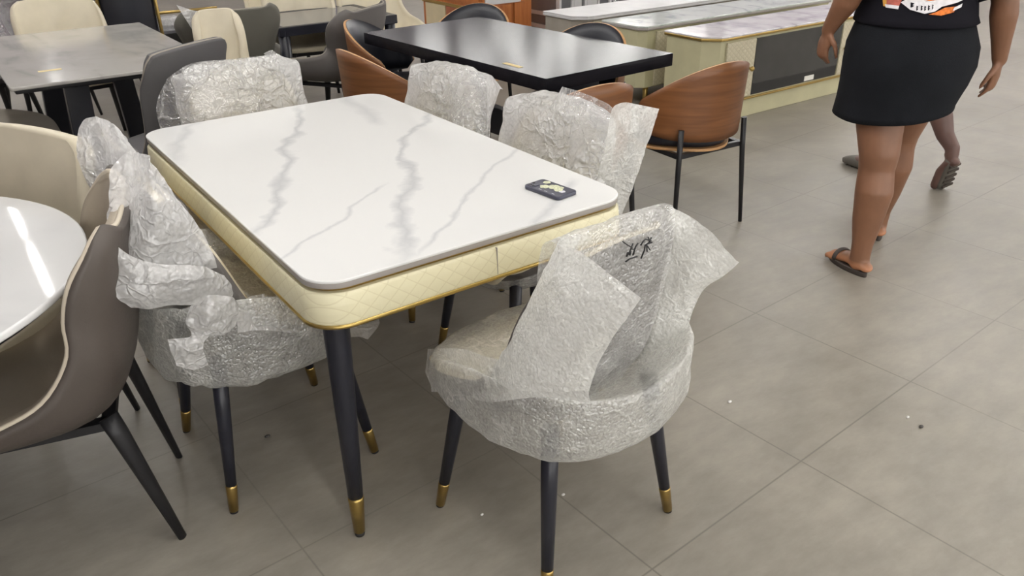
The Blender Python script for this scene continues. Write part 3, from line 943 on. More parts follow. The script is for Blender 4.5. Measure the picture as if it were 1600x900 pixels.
# skirt of the bag hanging over the seat's left side
mb = MB()
rows = [
    [SX(668, 545, 0.30), SX(720, 545, 0.285), SX(770, 560, 0.275), SX(820, 570, 0.262)],
    [SX(666, 580, 0.28), SX(710, 586, 0.27), SX(765, 598, 0.258), SX(830, 604, 0.25)],
    [SX(676, 612, 0.262), SX(708, 614, 0.255), SX(760, 628, 0.245), SX(838, 620, 0.238)],
]
sheet(mb, rows, 20, 44, 0.007, 10, 13)
attach(mb, c6, 'bubble', label='loose hem of the bag over the seat side')
# handwriting on the back
mb = MB()
def stroke(*p, r=0.0022):
    pts = [SY(920 + x / 10, 350 + y / 10, -0.437) for x, y in p]
    mb.tube([tuple(q) for q in pts], r, 6, flat=0.5)
stroke((530, 275), (600, 325), (680, 370), r=0.0026)
stroke((770, 300), (735, 350), (715, 400), (690, 490)); stroke((690, 300), (665, 370), (640, 430), (590, 510))
stroke((655, 420), (640, 490), r=0.0026); stroke((610, 440), (585, 510)); stroke((660, 390), (720, 400)); stroke((715, 400), (700, 470), r=0.0022)
stroke((575, 590), (640, 545), (755, 505), r=0.0026)
stroke((810, 335), (850, 270), (890, 235), (975, 260)); stroke((930, 205), (945, 270), (985, 290)); stroke((980, 210), (940, 290), (880, 340), (865, 420), (815, 540))
stroke((890, 240), (960, 255), r=0.003); stroke((905, 320), (910, 430), r=0.0022); stroke((915, 340), (955, 405), r=0.0022); stroke((880, 330), (990, 285))
attach(mb, c6, 'ink', 'handwriting', label='two characters written in black marker')


# ---- generic wrapped back: closed bag following the back of a chair (in chair coordinates), ears optional
def back_bag(root, seed, amp=0.011, w=0.265, top=0.92, yb=-0.335, yf=-0.19, lean=0.0, bot=0.50, arm=0.16, tk=(0.95, 0.86)):
    mb = MB(); rings = []
    for k, z in enumerate((bot, 0.58, 0.67, 0.77, 0.86, top - 0.015, top + 0.008)):
        t = (z - bot) / (top - bot)
        hw = w * (1.08 - 0.06 * t) * (tk[1] if k == 6 else tk[0] if k == 5 else 1)
        back = yb + 0.05 * (1 - t); front = yf + arm * (1 - t) ** 1.4
        if k == 6: back, front = yb + 0.05, yf - 0.05
        elif k == 5: back, front = yb + 0.02, yf - 0.02
        ring = []
        for q in range(16):
            a = 2 * PI * q / 16
            ca, sa = math.cos(a), math.sin(a)
            x = math.copysign(abs(ca) ** 0.7, ca) * hw
            y = (front + back) / 2 + math.copysign(abs(sa) ** 0.7, sa) * (front - back) / 2
            if abs(ca) > 0.6 and k < 6: y += 0.02
            ring.append((x, y + lean * t, z))
        rings.append(to_world(root, ring))
    bag(mb, rings, 40, 72, amp, 7, seed, cap_bot=False)
    return mb

# right pair (facing the table): film over the backs, ears sticking out behind
# nearer one
mb = MB()
xf = 1.03
rows = [
    [SX(880, 135, xf), SX(905, 143, xf), SX(935, 155, xf), SX(955, 168, xf)],
    [SX(858, 170, xf), SX(885, 180, xf - .015), SX(920, 190, xf - .02), SX(950, 205, xf)],
    [SX(836, 205, xf - .01), SX(870, 215, xf - .03), SX(905, 225, xf - .03), SX(942, 245, xf - .005)],
    [SX(812, 235, xf - .03), SX(850, 250, xf - .05), SX(890, 265, xf - .05), SX(932, 285, xf - .01)],
    [SX(775, 290, xf - .06), SX(820, 300, xf - .08), SX(870, 320, xf - .08), SX(922, 340, xf - .03)],
]
sheet(mb, rows, 48, 44, 0.011, 8, 21)
attach(mb, c5, 'plastic_clear', label='film over the cream front of the back')
mb = MB()
rows = [
    [SX(955, 168, xf), SX(975, 160, xf + .07), SX(1000, 164, xf + .14), SX(1030, 170, xf + .22)],
    [SX(949, 205, xf), SX(970, 205, xf + .06), SX(995, 208, xf + .12), SX(1015, 215, xf + .18)],
    [SX(940, 245, xf), SX(960, 250, xf + .05), SX(980, 256, xf + .10), SX(1000, 262, xf + .15)],
    [SX(931, 285, xf), SX(948, 292, xf + .04), SX(965, 298, xf + .08), SX(984, 305, xf + .12)],
    [SX(922, 330, xf), SX(938, 335, xf + .04), SX(952, 340, xf + .06), SX(966, 345, xf + .09)],
]
sheet(mb, rows, 44, 40, 0.006, 9, 22)
attach(mb, c5, 'bubble', label='loose side of the wrap sticking out behind')
mb = back_bag(c5, 23, 0.007, 0.236, 0.895, -0.255, -0.085, arm=0.12, tk=(0.80, 0.50))
attach(mb, c5, 'plastic', label='wrap around the back')
attach(seat_bag(c5, seed=24, rx=0.245, ry=0.28, zb=0.36), c5, 'bubble_back', label='wrap around the seat')
# farther one
mb = MB()
rows = [
    [SX(697, 103, xf), SX(715, 104, xf), SX(738, 110, xf), SX(760, 119, xf)],
    [SX(676, 125, xf - .01), SX(700, 130, xf - .02), SX(730, 135, xf - .02), SX(762, 145, xf)],
    [SX(659, 158, xf - .02), SX(690, 165, xf - .045), SX(725, 170, xf - .045), SX(761, 180, xf)],
    [SX(655, 185, xf - .04), SX(690, 195, xf - .07), SX(725, 205, xf - .07), SX(760, 225, xf - .02)],
]
sheet(mb, rows, 40, 40, 0.011, 8, 31)
attach(mb, c4, 'plastic_clear', label='film over the cream front of the back')
mb = MB()
rows = [
    [SX(760, 118, xf), SX(768, 118, xf + .05), SX(777, 128, xf + .09), SX(786, 140, xf + .13)],
    [SX(762, 140, xf), SX(768, 139, xf + .03), SX(774, 140, xf + .05), SX(781, 142, xf + .09)],
    [SX(761, 180, xf), SX(763, 181, xf + .01), SX(766, 182, xf + .02), SX(768, 183, xf + .03)],
    [SX(760, 225, xf - .02), SX(761, 226, xf), SX(763, 226, xf), SX(764, 227, xf + .01)],
]
sheet(mb, rows, 24, 20, 0.003, 9, 32)
attach(mb, c4, 'plastic', label='pointed corner of the wrap')
mb = back_bag(c4, 33, 0.007, 0.232, 0.885, -0.255, -0.085, arm=0.12, tk=(0.84, 0.58))
attach(mb, c4, 'plastic', label='wrap around the back')
attach(seat_bag(c4, seed=34, rx=0.245, ry=0.28, zb=0.36), c4, 'bubble_back', label='wrap around the seat')
# far head of the table
yf = 1.72
mb = MB()
rows = [
    [SY(262, 122, yf + .03), SY(300, 99, yf), SY(365, 92, yf), SY(432, 84, yf)],
    [SY(246, 155, yf + .04), SY(296, 130, yf - .01), SY(370, 125, yf - .01), SY(440, 118, yf)],
    [SY(246, 185, yf + .03), SY(300, 165, yf - .03), SY(375, 160, yf - .03), SY(450, 155, yf)],
    [SY(256, 215, yf + .0), SY(310, 205, yf - .06), SY(380, 200, yf - .06), SY(462, 190, yf - .02)],
]
sheet(mb, rows, 44, 52, 0.010, 7, 41)
rows = [[SY(412, 84, yf - .004), SY(424, 78, yf - .01), SY(434, 84, yf)], [SY(420, 92, yf - .008), SY(430, 100, yf - .012), SY(438, 108, yf)], [SY(428, 110, yf - .012), SY(436, 124, yf - .012), SY(444, 135, yf)]]
sheet(mb, rows, 12, 12, 0.003, 9, 42)
attach(mb, c3, 'plastic_clear', label='film over the cream front of the back')
mb = back_bag(c3, 43, 0.007, 0.245, 0.888, -0.255, -0.085, arm=0.12, tk=(0.90, 0.74))
attach(mb, c3, 'plastic', label='film around the back')
attach(seat_bag(c3, 'plastic', seed=44, rx=0.245, ry=0.28, zb=0.36), c3, 'plastic', label='film around the seat')

# left pair: crumpled film, seen from behind and from their near sides
mb = MB()
yn = 0.30
back_rows = [
    [SX(205, 236, -.215), SY(188, 246, .50), SY(172, 268, .47), SY(168, 300, .44)],
    [SY(214, 262, .50), SY(196, 280, .46), SY(180, 305, .43), SY(172, 332, .40)],
    [SY(218, 310, .45), SY(200, 325, .41), SY(182, 345, .38), SY(168, 365, .34)],
    [SY(216, 370, .40), SY(200, 385, .36), SY(184, 395, .33), SY(167, 405, .30)],
    [SY(214, 425, .36), SY(200, 440, .33), SY(186, 450, .30), SY(176, 455, .28)],
]
side = [   # near side of the nearer chair, falling from the top of the back to the arm
    [SX(205, 237, -.215), SY(228, 243, .32), SY(245, 262, .32), SY(262, 288, .32)],
    [SY(206, 270, .46), SY(232, 285, .30), SY(258, 305, .30), SY(292, 330, .31)],
    [SY(200, 320, .40), SY(232, 335, .285), SY(268, 350, .285), SY(318, 366, .30)],
    [SY(190, 372, .36), SY(230, 385, .275), SY(278, 395, .28), SY(333, 395, .30)],
    [SY(180, 420, .33), SY(228, 430, .27), SY(285, 430, .275), SY(338, 418, .295)],
]
mb = MB()
sheet(mb, side, 44, 44, 0.010, 7, 51)
sheet(mb, back_rows, 40, 30, 0.008, 7, 52)
attach(mb, c1, 'plastic', label='film over the back')
mb = MB()
flap = [   # the bunched lower part of the film that swings out sideways
    [SY(170, 372, .29), SY(205, 400, .25), SY(255, 412, .24), SY(310, 415, .25), SY(352, 430, .27)],
    [SY(169, 420, .27), SY(208, 428, .235), SY(260, 430, .225), SY(315, 432, .235), SY(360, 445, .265)],
    [SY(180, 462, .25), SY(215, 462, .225), SY(265, 458, .22), SY(320, 455, .235), SY(364, 460, .265)],
    [SY(205, 482, .25), SY(235, 482, .235), SY(275, 477, .235), SY(318, 474, .25), SY(358, 470, .275)],
]
sheet(mb, flap, 34, 50, 0.009, 9, 53)
# knot
rows = [
    [SY(300, 470, .26), SY(325, 462, .24), SY(350, 462, .24), SY(366, 470, .26)],
    [SY(290, 500, .255), SY(320, 492, .225), SY(350, 490, .225), SY(372, 492, .25)],
    [SY(300, 525, .25), SY(325, 515, .225), SY(348, 512, .225), SY(366, 510, .25)],
    [SY(275, 540, .26), SY(300, 540, .24), SY(330, 528, .24), SY(352, 520, .255)],
]
sheet(mb, rows, 30, 30, 0.014, 13, 54)
rows = [[SY(262, 530, .265), SY(268, 552, .255), SY(276, 572, .255)], [SY(290, 528, .245), SY(288, 548, .24), SY(300, 578, .25)], [SY(330, 520, .24), SY(318, 540, .24), SY(325, 570, .25)]]
sheet(mb, rows, 22, 22, 0.010, 11, 56)
attach(mb, c1, 'plastic', label='bunched and knotted film')
sb = seat_bag(c1, seed=55, rx=0.268, ry=0.29, zb=0.355, zt=0.525, amp=0.011)
attach(sb, c1, 'bubble_seat', label='film around the seat')
mb = MB()
rows = [[SY(368, 480, .27), SY(395, 462, .34), SY(440, 466, .40), SY(500, 480, .46), SY(590, 492, .5)],
        [SY(370, 495, .262), SY(400, 490, .29), SY(450, 496, .31), SY(510, 505, .34), SY(592, 508, .38)],
        [SY(372, 520, .255), SY(405, 516, .265), SY(455, 520, .27), SY(515, 522, .28), SY(575, 530, .30)]]
sheet(mb, rows, 24, 50, 0.010, 9, 57)
attach(mb, c1, 'plastic', label='puffed film over the seat edge')

b2 = [
    [SX(150, 181, -.20), SY(132, 186, .98), SY(120, 205, 1.00), SY(116, 235, 1.00)],
    [SY(172, 200, .92), SY(152, 215, .94), SY(134, 232, .95), SY(122, 255, .95)],
    [SY(192, 225, .88), SY(172, 240, .90), SY(150, 262, .91), SY(136, 285, .92)],
    [SY(200, 262, .85), SY(185, 280, .87), SY(168, 295, .88), SY(152, 310, .89)],
]
s2 = [
    [SX(150, 181, -.20), SY(170, 190, .86), SY(185, 200, .84), SY(203, 225, .82)],
    [SY(160, 210, .93), SY(180, 215, .83), SY(198, 228, .81), SY(217, 246, .82)],
    [SY(165, 250, .90), SY(188, 255, .81), SY(210, 262, .79), SY(235, 275, .81)],
    [SY(168, 300, .87), SY(192, 300, .79), SY(218, 305, .78), SY(262, 320, .80)],
]
mb = MB()
sheet(mb, b2, 32, 32, 0.009, 7, 61); sheet(mb, s2, 32, 32, 0.009, 7, 62)
attach(mb, c2, 'plastic', label='film over the back')
attach(seat_bag(c2, seed=63, rx=0.24, ry=0.28, zb=0.36, amp=0.01), c2, 'plastic', label='film around the seat')


# ------------------------------------------------------------------ round table, its two chairs
R = empty('round_dining_table', (-0.965, 0.68, 0), 0, 'round white marble dining table at the left edge with ceiling lamps mirrored in its top', 'table')
circ = [(0.63 * math.cos(a), 0.63 * math.sin(a)) for a in np.linspace(0, 2 * PI, 97)[:-1]]
MB().slab(circ, 0.742, 0.76, 0.005).build('marble_top', 'marble_round', R)
circ = [(0.60 * math.cos(a), 0.60 * math.sin(a)) for a in np.linspace(0, 2 * PI, 65)[:-1]]
MB().slab(circ, 0.72, 0.742, 0.004).build('under_plate', 'black_metal', R)
prof = [(0.0, 0.19), (0.02, 0.19), (0.035, 0.16), (0.08, 0.11), (0.2, 0.085), (0.5, 0.10), (0.66, 0.17), (0.72, 0.26)]
MB().loft([[(r * math.cos(a), r * math.sin(a), z) for a in np.linspace(0, 2 * PI, 41)[:-1]] for z, r in prof]).build('pedestal', 'black_leg', R)

GSHELL = [
    ((0.285, 0.430), (0.225, 0.255, 0.440)),
    ((0.280, 0.462), (0.262, 0.235, 0.475)),
    ((0.150, 0.455), (0.282, 0.120, 0.505)),
    ((-0.02, 0.448), (0.285, 0.000, 0.530)),
    ((-0.165, 0.465), (0.278, -0.085, 0.565)),
    ((-0.225, 0.550), (0.265, -0.145, 0.645)),
    ((-0.250, 0.660), (0.255, -0.158, 0.725)),
    ((-0.268, 0.770), (0.250, -0.185, 0.800)),
    ((-0.280, 0.850), (0.232, -0.225, 0.852)),
    ((-0.285, 0.888), (0.190, -0.258, 0.878)),
]
g = shell_chair('armchair', GSHELL, 'taupe_inner', 'taupe_leather', 'splay', 'piping', 0.04, 1.0, pipe_r=0.006, foot=(0.178, 0.262))
place(g, -0.552, 0.545, math.radians(76), 'taupe leather armchair with cream piping tucked under the round marble table', 'chair')

CSHELL = [((c[0], c[1]), (e[0] * 1.02, c[0] + (e[1] - c[0]) * (0.8 if i < 4 else 0.42), c[1] + (e[2] - c[1]) * (0.55 if i < 4 else 0.5))) for i, (c, e) in enumerate(SHELL)]
cr = shell_chair('cream_dining_chair', CSHELL, 'cream_leather', 'cream_leather', 'splay', None, 0.05, 1.05)
place(cr, -0.625, 1.085, math.radians(117), 'plain cream leather chair with broad back on far side of round marble table', 'chair')

# ------------------------------------------------------------------ grey marble table, back left
LT = empty('grey_marble_table', (0, 0, 0), 0, 'rectangular grey marble dining table on dark slab legs at back left', 'table')
MB().slab(dense(rrect(-0.28, 2.62, 0.62, 4.16, 0.012, 3)), 0.734, 0.75, 0.003).build('marble_top', 'marble_grey', LT)
MB().slab(rrect(-0.262, 2.64, 0.60, 4.14, 0.01, 3), 0.715, 0.734, 0.002).build('edge_frame', 'black_metal', LT)
for (a, b) in (((0.02, 2.95), (-0.03, 2.85)), ((0.37, 2.95), (0.42, 2.85)), ((0.02, 3.8), (-0.03, 3.9)), ((0.37, 3.8), (0.42, 3.9))):
    MB().bar((a[0], a[1], 0.716), (b[0], b[1], 0.0), 0.11, 0.06, (0, 1, 0)).build('leg', 'black_leg', LT, bevel=0.006)
MB().box((0.0, 2.9, 0.66), (0.4, 3.85, 0.716)).build('stretcher', 'black_leg', LT, bevel=0.004)

HSHELL = [((c[0], c[1]), (e[0] * (0.95 if i > 4 else 1.0), c[0] + (e[1] - c[0]) * (0.35 if i > 3 else 0.6), c[1] + (e[2] - c[1]) * (0.12 if i < 6 else 0.7))) for i, (c, e) in enumerate(SHELL)]
HSHELL = [((c[0], 0.45 + (c[1] - 0.45) * 1.10), (e[0] * (1.22 if i == 9 else 1.07 if i == 8 else 1), e[1], 0.45 + (e[2] - 0.45) * 1.11)) for i, (c, e) in enumerate(HSHELL)]
hs = shell_chair('high_back_chair', HSHELL, 'slate_fabric', 'slate_fabric', 'splay', 'greige', 0.035, 0.94, pipe_r=0.004)
place(hs, 0.185, 2.28, math.radians(32), 'slate grey high-back chair between the marble tables, its back towards us', 'chair')

p = SZ(95, 30, 0.8)
crl = shell_chair('pleated_chair', CSHELL, 'cream_leather', 'cream_leather', 'splay', None, 0.035, 0.98, pleats=True)
place(crl, 0.25, 4.24, math.radians(188), 'cream pleated chair on far side of the grey marble table', 'chair')
gs = shell_chair('low_chair', CSHELL, 'greige', 'greige', 'splay', None, 0.04, 0.98)
place(gs, -0.36, 3.00, math.radians(-92), 'greige fabric chair at left end of the grey marble table', 'chair')

# paper tag on it
q = SZ(78, 110, 0.75)
MB().box((q[0] - 0.05, q[1] - 0.016, 0.7502), (q[0] + 0.05, q[1] + 0.016, 0.7512)).build('price_tag', 'paper_gold', None, label='small yellow and white tag lying on the grey marble table', cat='tag')

# ------------------------------------------------------------------ wing chairs and black table, mid background
WSHELL = [
    ((0.265, 0.430), (0.250, 0.235, 0.455)),
    ((0.260, 0.465), (0.290, 0.215, 0.540)),
    ((0.140, 0.455), (0.315, 0.120, 0.610)),
    ((-0.02, 0.448), (0.310, 0.010, 0.620)),
    ((-0.165, 0.465), (0.270, -0.085, 0.635)),
    ((-0.225, 0.550), (0.230, -0.120, 0.680)),
    ((-0.250, 0.680), (0.255, -0.140, 0.760)),
    ((-0.270, 0.800), (0.283, -0.170, 0.835)),
    ((-0.285, 0.880), (0.262, -0.215, 0.890)),
    ((-0.290, 0.918), (0.215, -0.255, 0.915)),
]
w1 = shell_chair('wing_chair', WSHELL, 'olive_grey', 'olive_grey', 'splay', 'greige', 0.035, 1.0, pipe_r=0.005)
w1.scale = (1, 1, 0.94)
place(w1, 1.02, 3.78, math.radians(-4), 'olive grey wing chair with film hanging on its left side, back towards us', 'chair', 'grey wing chairs')
w2 = place(copy_tree(w1), 1.62, 3.52, math.radians(34), 'taupe grey wing chair behind the black table end, seat to its left', 'chair', 'grey wing chairs')
w2.scale = (1, 1, 0.9)
for ch in w2.children:
    if ch.name.startswith(('shell', 'lining')):
        ch.data = ch.data.copy(); ch.data.materials[0] = M['grey_fabric']

# film hanging on the first wing chair's left and the small cream chair under it
p = SZ(335, 50, 0.75)
cb = shell_chair('cream_chair', HSHELL, 'cream_leather', 'cream_leather', 'splay', None, 0.05, 0.40, pleats=True, foot=(0.11, 0.2))
cb.scale = (1, 1, 0.95)
place(cb, 0.795, 3.04, math.radians(168), 'narrow cream chair beside the olive wing chair, back wrinkled', 'chair')
mb = MB()
rows = [[SY(272, -10, 3.42), SY(300, 0, 3.41), SY(335, 4, 3.405), SY(358, 12, 3.40)],
        [SY(288, 16, 3.42), SY(310, 24, 3.41), SY(345, 16, 3.405), SY(366, 28, 3.40)],
        [SY(300, 36, 3.42), SY(316, 42, 3.41), SY(356, 45, 3.405), SY(372, 55, 3.40)],
        [SY(306, 44, 3.42), SY(322, 52, 3.41), SY(362, 75, 3.405), SY(376, 84, 3.40)]]
sheet(mb, rows, 36, 36, 0.012, 9, 71)
attach(mb, w1, 'plastic', 'plastic_film', label='crumpled clear film hanging off its left side')

BT = empty('black_frame_table', (1.86, 4.25, 0), 0, 'black framed glass dining table between the grey wing chairs and cream chairs', 'table')
MB().box((-0.42, -0.33, 0.648), (0.42, 0.33, 0.658)).build('glass_top', 'grey_glass', BT)
mb = MB()
for a in (-0.42, 0.42): mb.box((a - 0.025, -0.36, 0.60), (a + 0.025, 0.36, 0.66))
for b in (-0.335, 0.335): mb.box((-0.40, b - 0.025, 0.60), (0.40, b + 0.025, 0.66))
mb.build('top_frame', 'black_leg', BT, bevel=0.004)
for a in (-0.40, 0.40):
    for b in (-0.32, 0.32): MB().tube([(a, b, 0.655), (a, b, 0.3), (a, b, 0.0)], [0.040, 0.036, 0.026], 14).build('leg', 'black_leg', BT)

CG = 'cream chairs around the black framed table'
def cream_at(px, py, rz, label, yb=5.2):
    q = SY(px, py, yb)
    ch = copy_tree(crl)
    # the back leans over its rear legs, so stand the chair a little in front of it
    return place(ch, q[0] - 0.29 * math.sin(rz), q[1] + 0.29 * math.cos(rz), rz, label, 'chair', CG)
for x, y, rz, lb in ((1.82, 4.36, 172, 'cream chair tucked under far side of black framed glass table'),
                     (2.42, 4.34, 178, 'cream chair nearest the wooden sideboard, behind taupe grey wing chair'),
                     (1.95, 5.06, 183, 'cream chair farthest back, behind the black framed glass table')):
    place(copy_tree(crl), x, y, math.radians(rz), lb, 'chair', CG)

# ------------------------------------------------------------------ far left: dark wrapped chairs, black chair with brass frame, brass console
DG = 'dark chairs in dusky film at far back left'
dk = shell_chair('dark_chair', HSHELL, 'dark_wrapped', 'dark_wrapped', 'splay', None, 0.04, 1.0)
mbk = back_bag(dk, 81, 0.014, 0.30, 0.98, -0.36, -0.16, bot=0.42, arm=0.3)
mbk.build('plastic_film', 'dusky_film', dk)
for i, (px, py, rz, lb) in enumerate(((6, 10, 200, 'dark chair in dusky film at the picture edge beyond grey marble table'),
                                      (62, -12, 190, 'dark chair in dusky film behind the cream pleated chair'),
                                      (150, -40, 184, 'dark chair in dusky film behind the black brass-framed chair'))):
    q = SZ(px, py, 0.9)
    d = dk if i == 0 else copy_tree(dk)
    place(d, q[0] - 0.06 - (0.16 if i == 0 else 0), q[1] + 0.42, math.radians(rz), lb, 'chair', DG)

bc = empty('brass_framed_chair', (0, 0, 0), 0, 'black high-back chair with thin brass frame beyond the grey marble table', 'chair')
yk = 5.0
qa, qb = SY(158, 10, yk), SY(243, 10, yk)
cx, hw = (qa[0] + qb[0]) / 2, (qb[0] - qa[0]) / 2
bc.location = (cx, yk, 0)
rows = [[(hw * a, 0.06 * a * a - 0.02, z) for a in np.linspace(-1, 1, 9)] for z in (0.46, 0.6, 0.75, 0.9, 1.0, 1.04)]
mb = MB(); G = catmull(catmull(np.array(rows), 16, 0), 17, 1)
fs = [(i * 17 + j, i * 17 + j + 1, (i + 1) * 17 + j + 1, (i + 1) * 17 + j) for i in range(15) for j in range(16)]
mb.add(G.reshape(-1, 3), fs); o = mb.build('backrest', 'black_leather', bc); s = o.modifiers.new('Solid', 'SOLIDIFY'); s.thickness = 0.05
MB().slab(rrect(-hw, -0.45, hw, 0.0, 0.08, 6), 0.42, 0.49, 0.02).build('seat', 'black_leather', bc)
MB().tube([(-hw - 0.02, 0.04, 0.0), (-hw - 0.015, 0.03, 0.5), (-hw - 0.01, 0.04, 1.0), (-hw + 0.08, 0.02, 1.07), (hw - 0.08, 0.02, 1.07), (hw + 0.01, 0.04, 1.0), (hw + 0.015, 0.03, 0.5), (hw + 0.02, 0.04, 0)], 0.013, 10).build('back_frame', 'gold_dull', bc)
for s in (-1, 1): MB().tube([(s * hw * 0.9, -0.40, 0.43), (s * (hw + 0.02), -0.44, 0)], 0.012, 10).build('leg', 'gold_dull', bc)

q = SZ(275, 30, 0.55)
cs = empty('brass_console', (q[0], q[1], 0), 0, 'low black console with brass rail to the right of the black brass-framed chair', 'console')
MB().box((-0.30, -0.1, 0.10), (0.32, 0.5, 0.46)).build('cabinet_body', 'dark_panel', cs, bevel=0.01)
MB().box((-0.31, -0.11, 0.46), (0.33, 0.51, 0.485)).build('top', 'grey_glass', cs, bevel=0.004)
MB().tube([(-0.29, -0.09, 0.48), (-0.29, -0.09, 0.62), (0.31, -0.09, 0.62), (0.31, -0.09, 0.48)], 0.012, 10).build('rail', 'gold_dull', cs)
for a in (-0.26, 0.28):
    for b in (-0.06, 0.46): MB().tube([(a, b, 0.1), (a, b, 0)], 0.014, 10).build('leg', 'gold_dull', cs)
mb = MB(); mb.slab(rrect(-0.12, 0.02, 0.10, 0.18, 0.03, 5), 0.485, 0.56, 0.02)
o = mb.build('wrapped_parcel', 'plastic', None, label='small parcel in clear film lying on the brass console', cat='parcel'); o.location = (q[0] - 0.05, q[1], 0)

# ------------------------------------------------------------------ black table with plywood chairs
KT = empty('black_dining_table', (1.965, 2.06, 0), math.radians(3.0), 'long glossy black dining table with thick edge among plywood chairs', 'table')
MB().slab(dense(rrect(-0.41, -0.80, 0.41, 0.78, 0.004, 2)), 0.70, 0.76, 0.002).build('tabletop', 'black_top', KT)
MB().box((-0.16, -0.55, 0.0), (0.16, -0.47, 0.70)).build('leg', 'black_leg', KT, bevel=0.005)
MB().box((-0.16, 0.47, 0.0), (0.16, 0.55, 0.70)).build('leg', 'black_leg', KT, bevel=0.005)
MB().box((-0.03, -0.47, 0.25), (0.03, 0.47, 0.40)).build('stretcher', 'black_leg', KT, bevel=0.005)
q = SZ(801, 102, 0.76)
o = MB().box((-0.065, -0.013, 0), (0.065, 0.013, 0.0012)).build('price_tag', 'paper_gold', None, label='pale paper tag lying on the black dining table', cat='tag')
o.location = (q[0], q[1], 0.7602); o.rotation_euler = (0, 0, PI / 2 + 0.0)


def ply_chair():
    r = empty('plywood_chair')
    # curved plywood back: a band wrapped round the seat, high behind and low at the arms
    nA, nB = 41, 9
    V = []
    for j in range(nB):
        for i in range(nA):
            a = -1.72 + 3.44 * i / (nA - 1)          # angle from straight back
            t = abs(a) / 1.72
            top = 0.615 + 0.195 * math.cos(min(t, 1) * PI / 2) ** 1.25
            bot = 0.455 + 0.04 * t ** 2
            if t > 0.9: bot += (t - 0.9) / 0.1 * 0.045; top -= ((t - 0.9) / 0.1) ** 2 * 0.07
            z = bot + (top - bot) * j / (nB - 1)
            rad = 0.262 + 0.045 * (z - 0.5) * math.cos(a) * 1.6
            V.append((rad * 1.02 * math.sin(a), -rad * math.cos(a) * 0.98, z))
    G = np.array(V).reshape(nB, nA, 3)
    inn = G.copy(); c = np.array((0, 0.0, 0))
    d = -G.copy(); d[:, :, 2] = 0; d /= np.linalg.norm(d, axis=2, keepdims=True)
    inn = G + d * 0.013
    fs = [(j * nA + i, j * nA + i + 1, (j + 1) * nA + i + 1, (j + 1) * nA + i) for j in range(nB - 1) for i in range(nA - 1)]
    k = nA * nB
    border = [i for i in range(nA)] + [j * nA + nA - 1 for j in range(1, nB)] + [(nB - 1) * nA + i for i in range(nA - 2, -1, -1)] + [j * nA for j in range(nB - 2, 0, -1)]
    rim = [(border[q], border[(q + 1) % len(border)], border[(q + 1) % len(border)] + k, border[q] + k) for q in range(len(border))]
    mb = MB(); mb.add(np.concatenate([G.reshape(-1, 3), inn.reshape(-1, 3)]), fs + [tuple(x + k for x in f[::-1]) for f in fs]); 
    mb.f += rim; mb.m += [1] * len(rim); mb.s += [False] * len(rim)
    bk = mb.build('backrest', ['ply', 'ply_edge'], r)
    # black pad lining the inside
    pad = G + d * 0.015; pad2 = G + d * 0.045
    cz = G[:, :, 2].mean()
    pp = pad2.copy(); 
    for j in range(nB):
        for i in range(nA):
            e = min(j, nB - 1 - j) / 2.0; e2 = min(i, nA - 1 - i) / 3.0
            w = min(1, e, e2)
            pp[j, i] = pad[j, i] * (1 - w) + pad2[j, i] * w
    mb = MB(); mb.add(np.concatenate([pad.reshape(-1, 3), pp.reshape(-1, 3)]), fs + [tuple(x + k for x in f[::-1]) for f in fs] + rim)
    mb.build('back_pad', 'black_leather', r)
    seat = [(0.245 * math.cos(a) * (1 + 0.05 * math.cos(4 * a)), 0.245 * math.sin(a) * (1 + 0.05 * math.cos(4 * a)) + 0.02) for a in np.linspace(0, 2 * PI, 49)[:-1]]
    MB().slab(seat, 0.405, 0.418, 0.002).build('seat_board', 'ply_edge', r, label='plywood board under the seat')
    MB().slab([(x * 0.97, y * 0.97) for x, y in seat], 0.418, 0.475, 0.022).build('seat', 'black_leather', r)
    mb = MB()
    for s in (-1, 1): mb.bar((s * 0.19, -0.19, 0.395), (s * 0.19, 0.19, 0.395), 0.022, 0.022)
    for s in (-1, 1): mb.bar((-0.19, s * 0.19, 0.395), (0.19, s * 0.19, 0.395), 0.022, 0.022)
    mb.build('seat_frame', 'black_metal', r)
    for a in (-1, 1):
        for b in (-1, 1):
            zt = 0.52 if b < 0 else 0.39
            MB().tube([(a * 0.195, b * 0.20, zt), (a * 0.20, b * 0.205, 0.38), (a * 0.22, b * 0.23, 0)], [0.013, 0.013, 0.0095], 12).build('leg', 'black_metal', r)
    return r


PG = 'plywood backed chairs around the black table'
pc = ply_chair()
place(pc, 2.305, 1.085, math.radians(-4), 'walnut plywood chair standing clear of the black table, nearest the walking woman', 'chair', PG)
place(copy_tree(pc), 1.62, 1.12, math.radians(-6), 'walnut plywood chair at near end of black table behind bubble wrap', 'chair', PG)
place(copy_tree(pc), 1.36, 2.18, math.radians(-88), 'walnut plywood chair at left long side of black table, its back towards us', 'chair', PG)
place(copy_tree(pc), 1.69, 2.79, math.radians(-135), 'plywood chair at the far left corner of black table, black lining showing', 'chair', PG)
place(copy_tree(pc), 2.25, 2.88, math.radians(125), 'plywood chair beyond the black table in front of wooden sideboard', 'chair', PG)
place(copy_tree(pc), 2.28, 1.86, math.radians(112), 'plywood chair beyond the black table in front of the cream media cabinets', 'chair', PG)


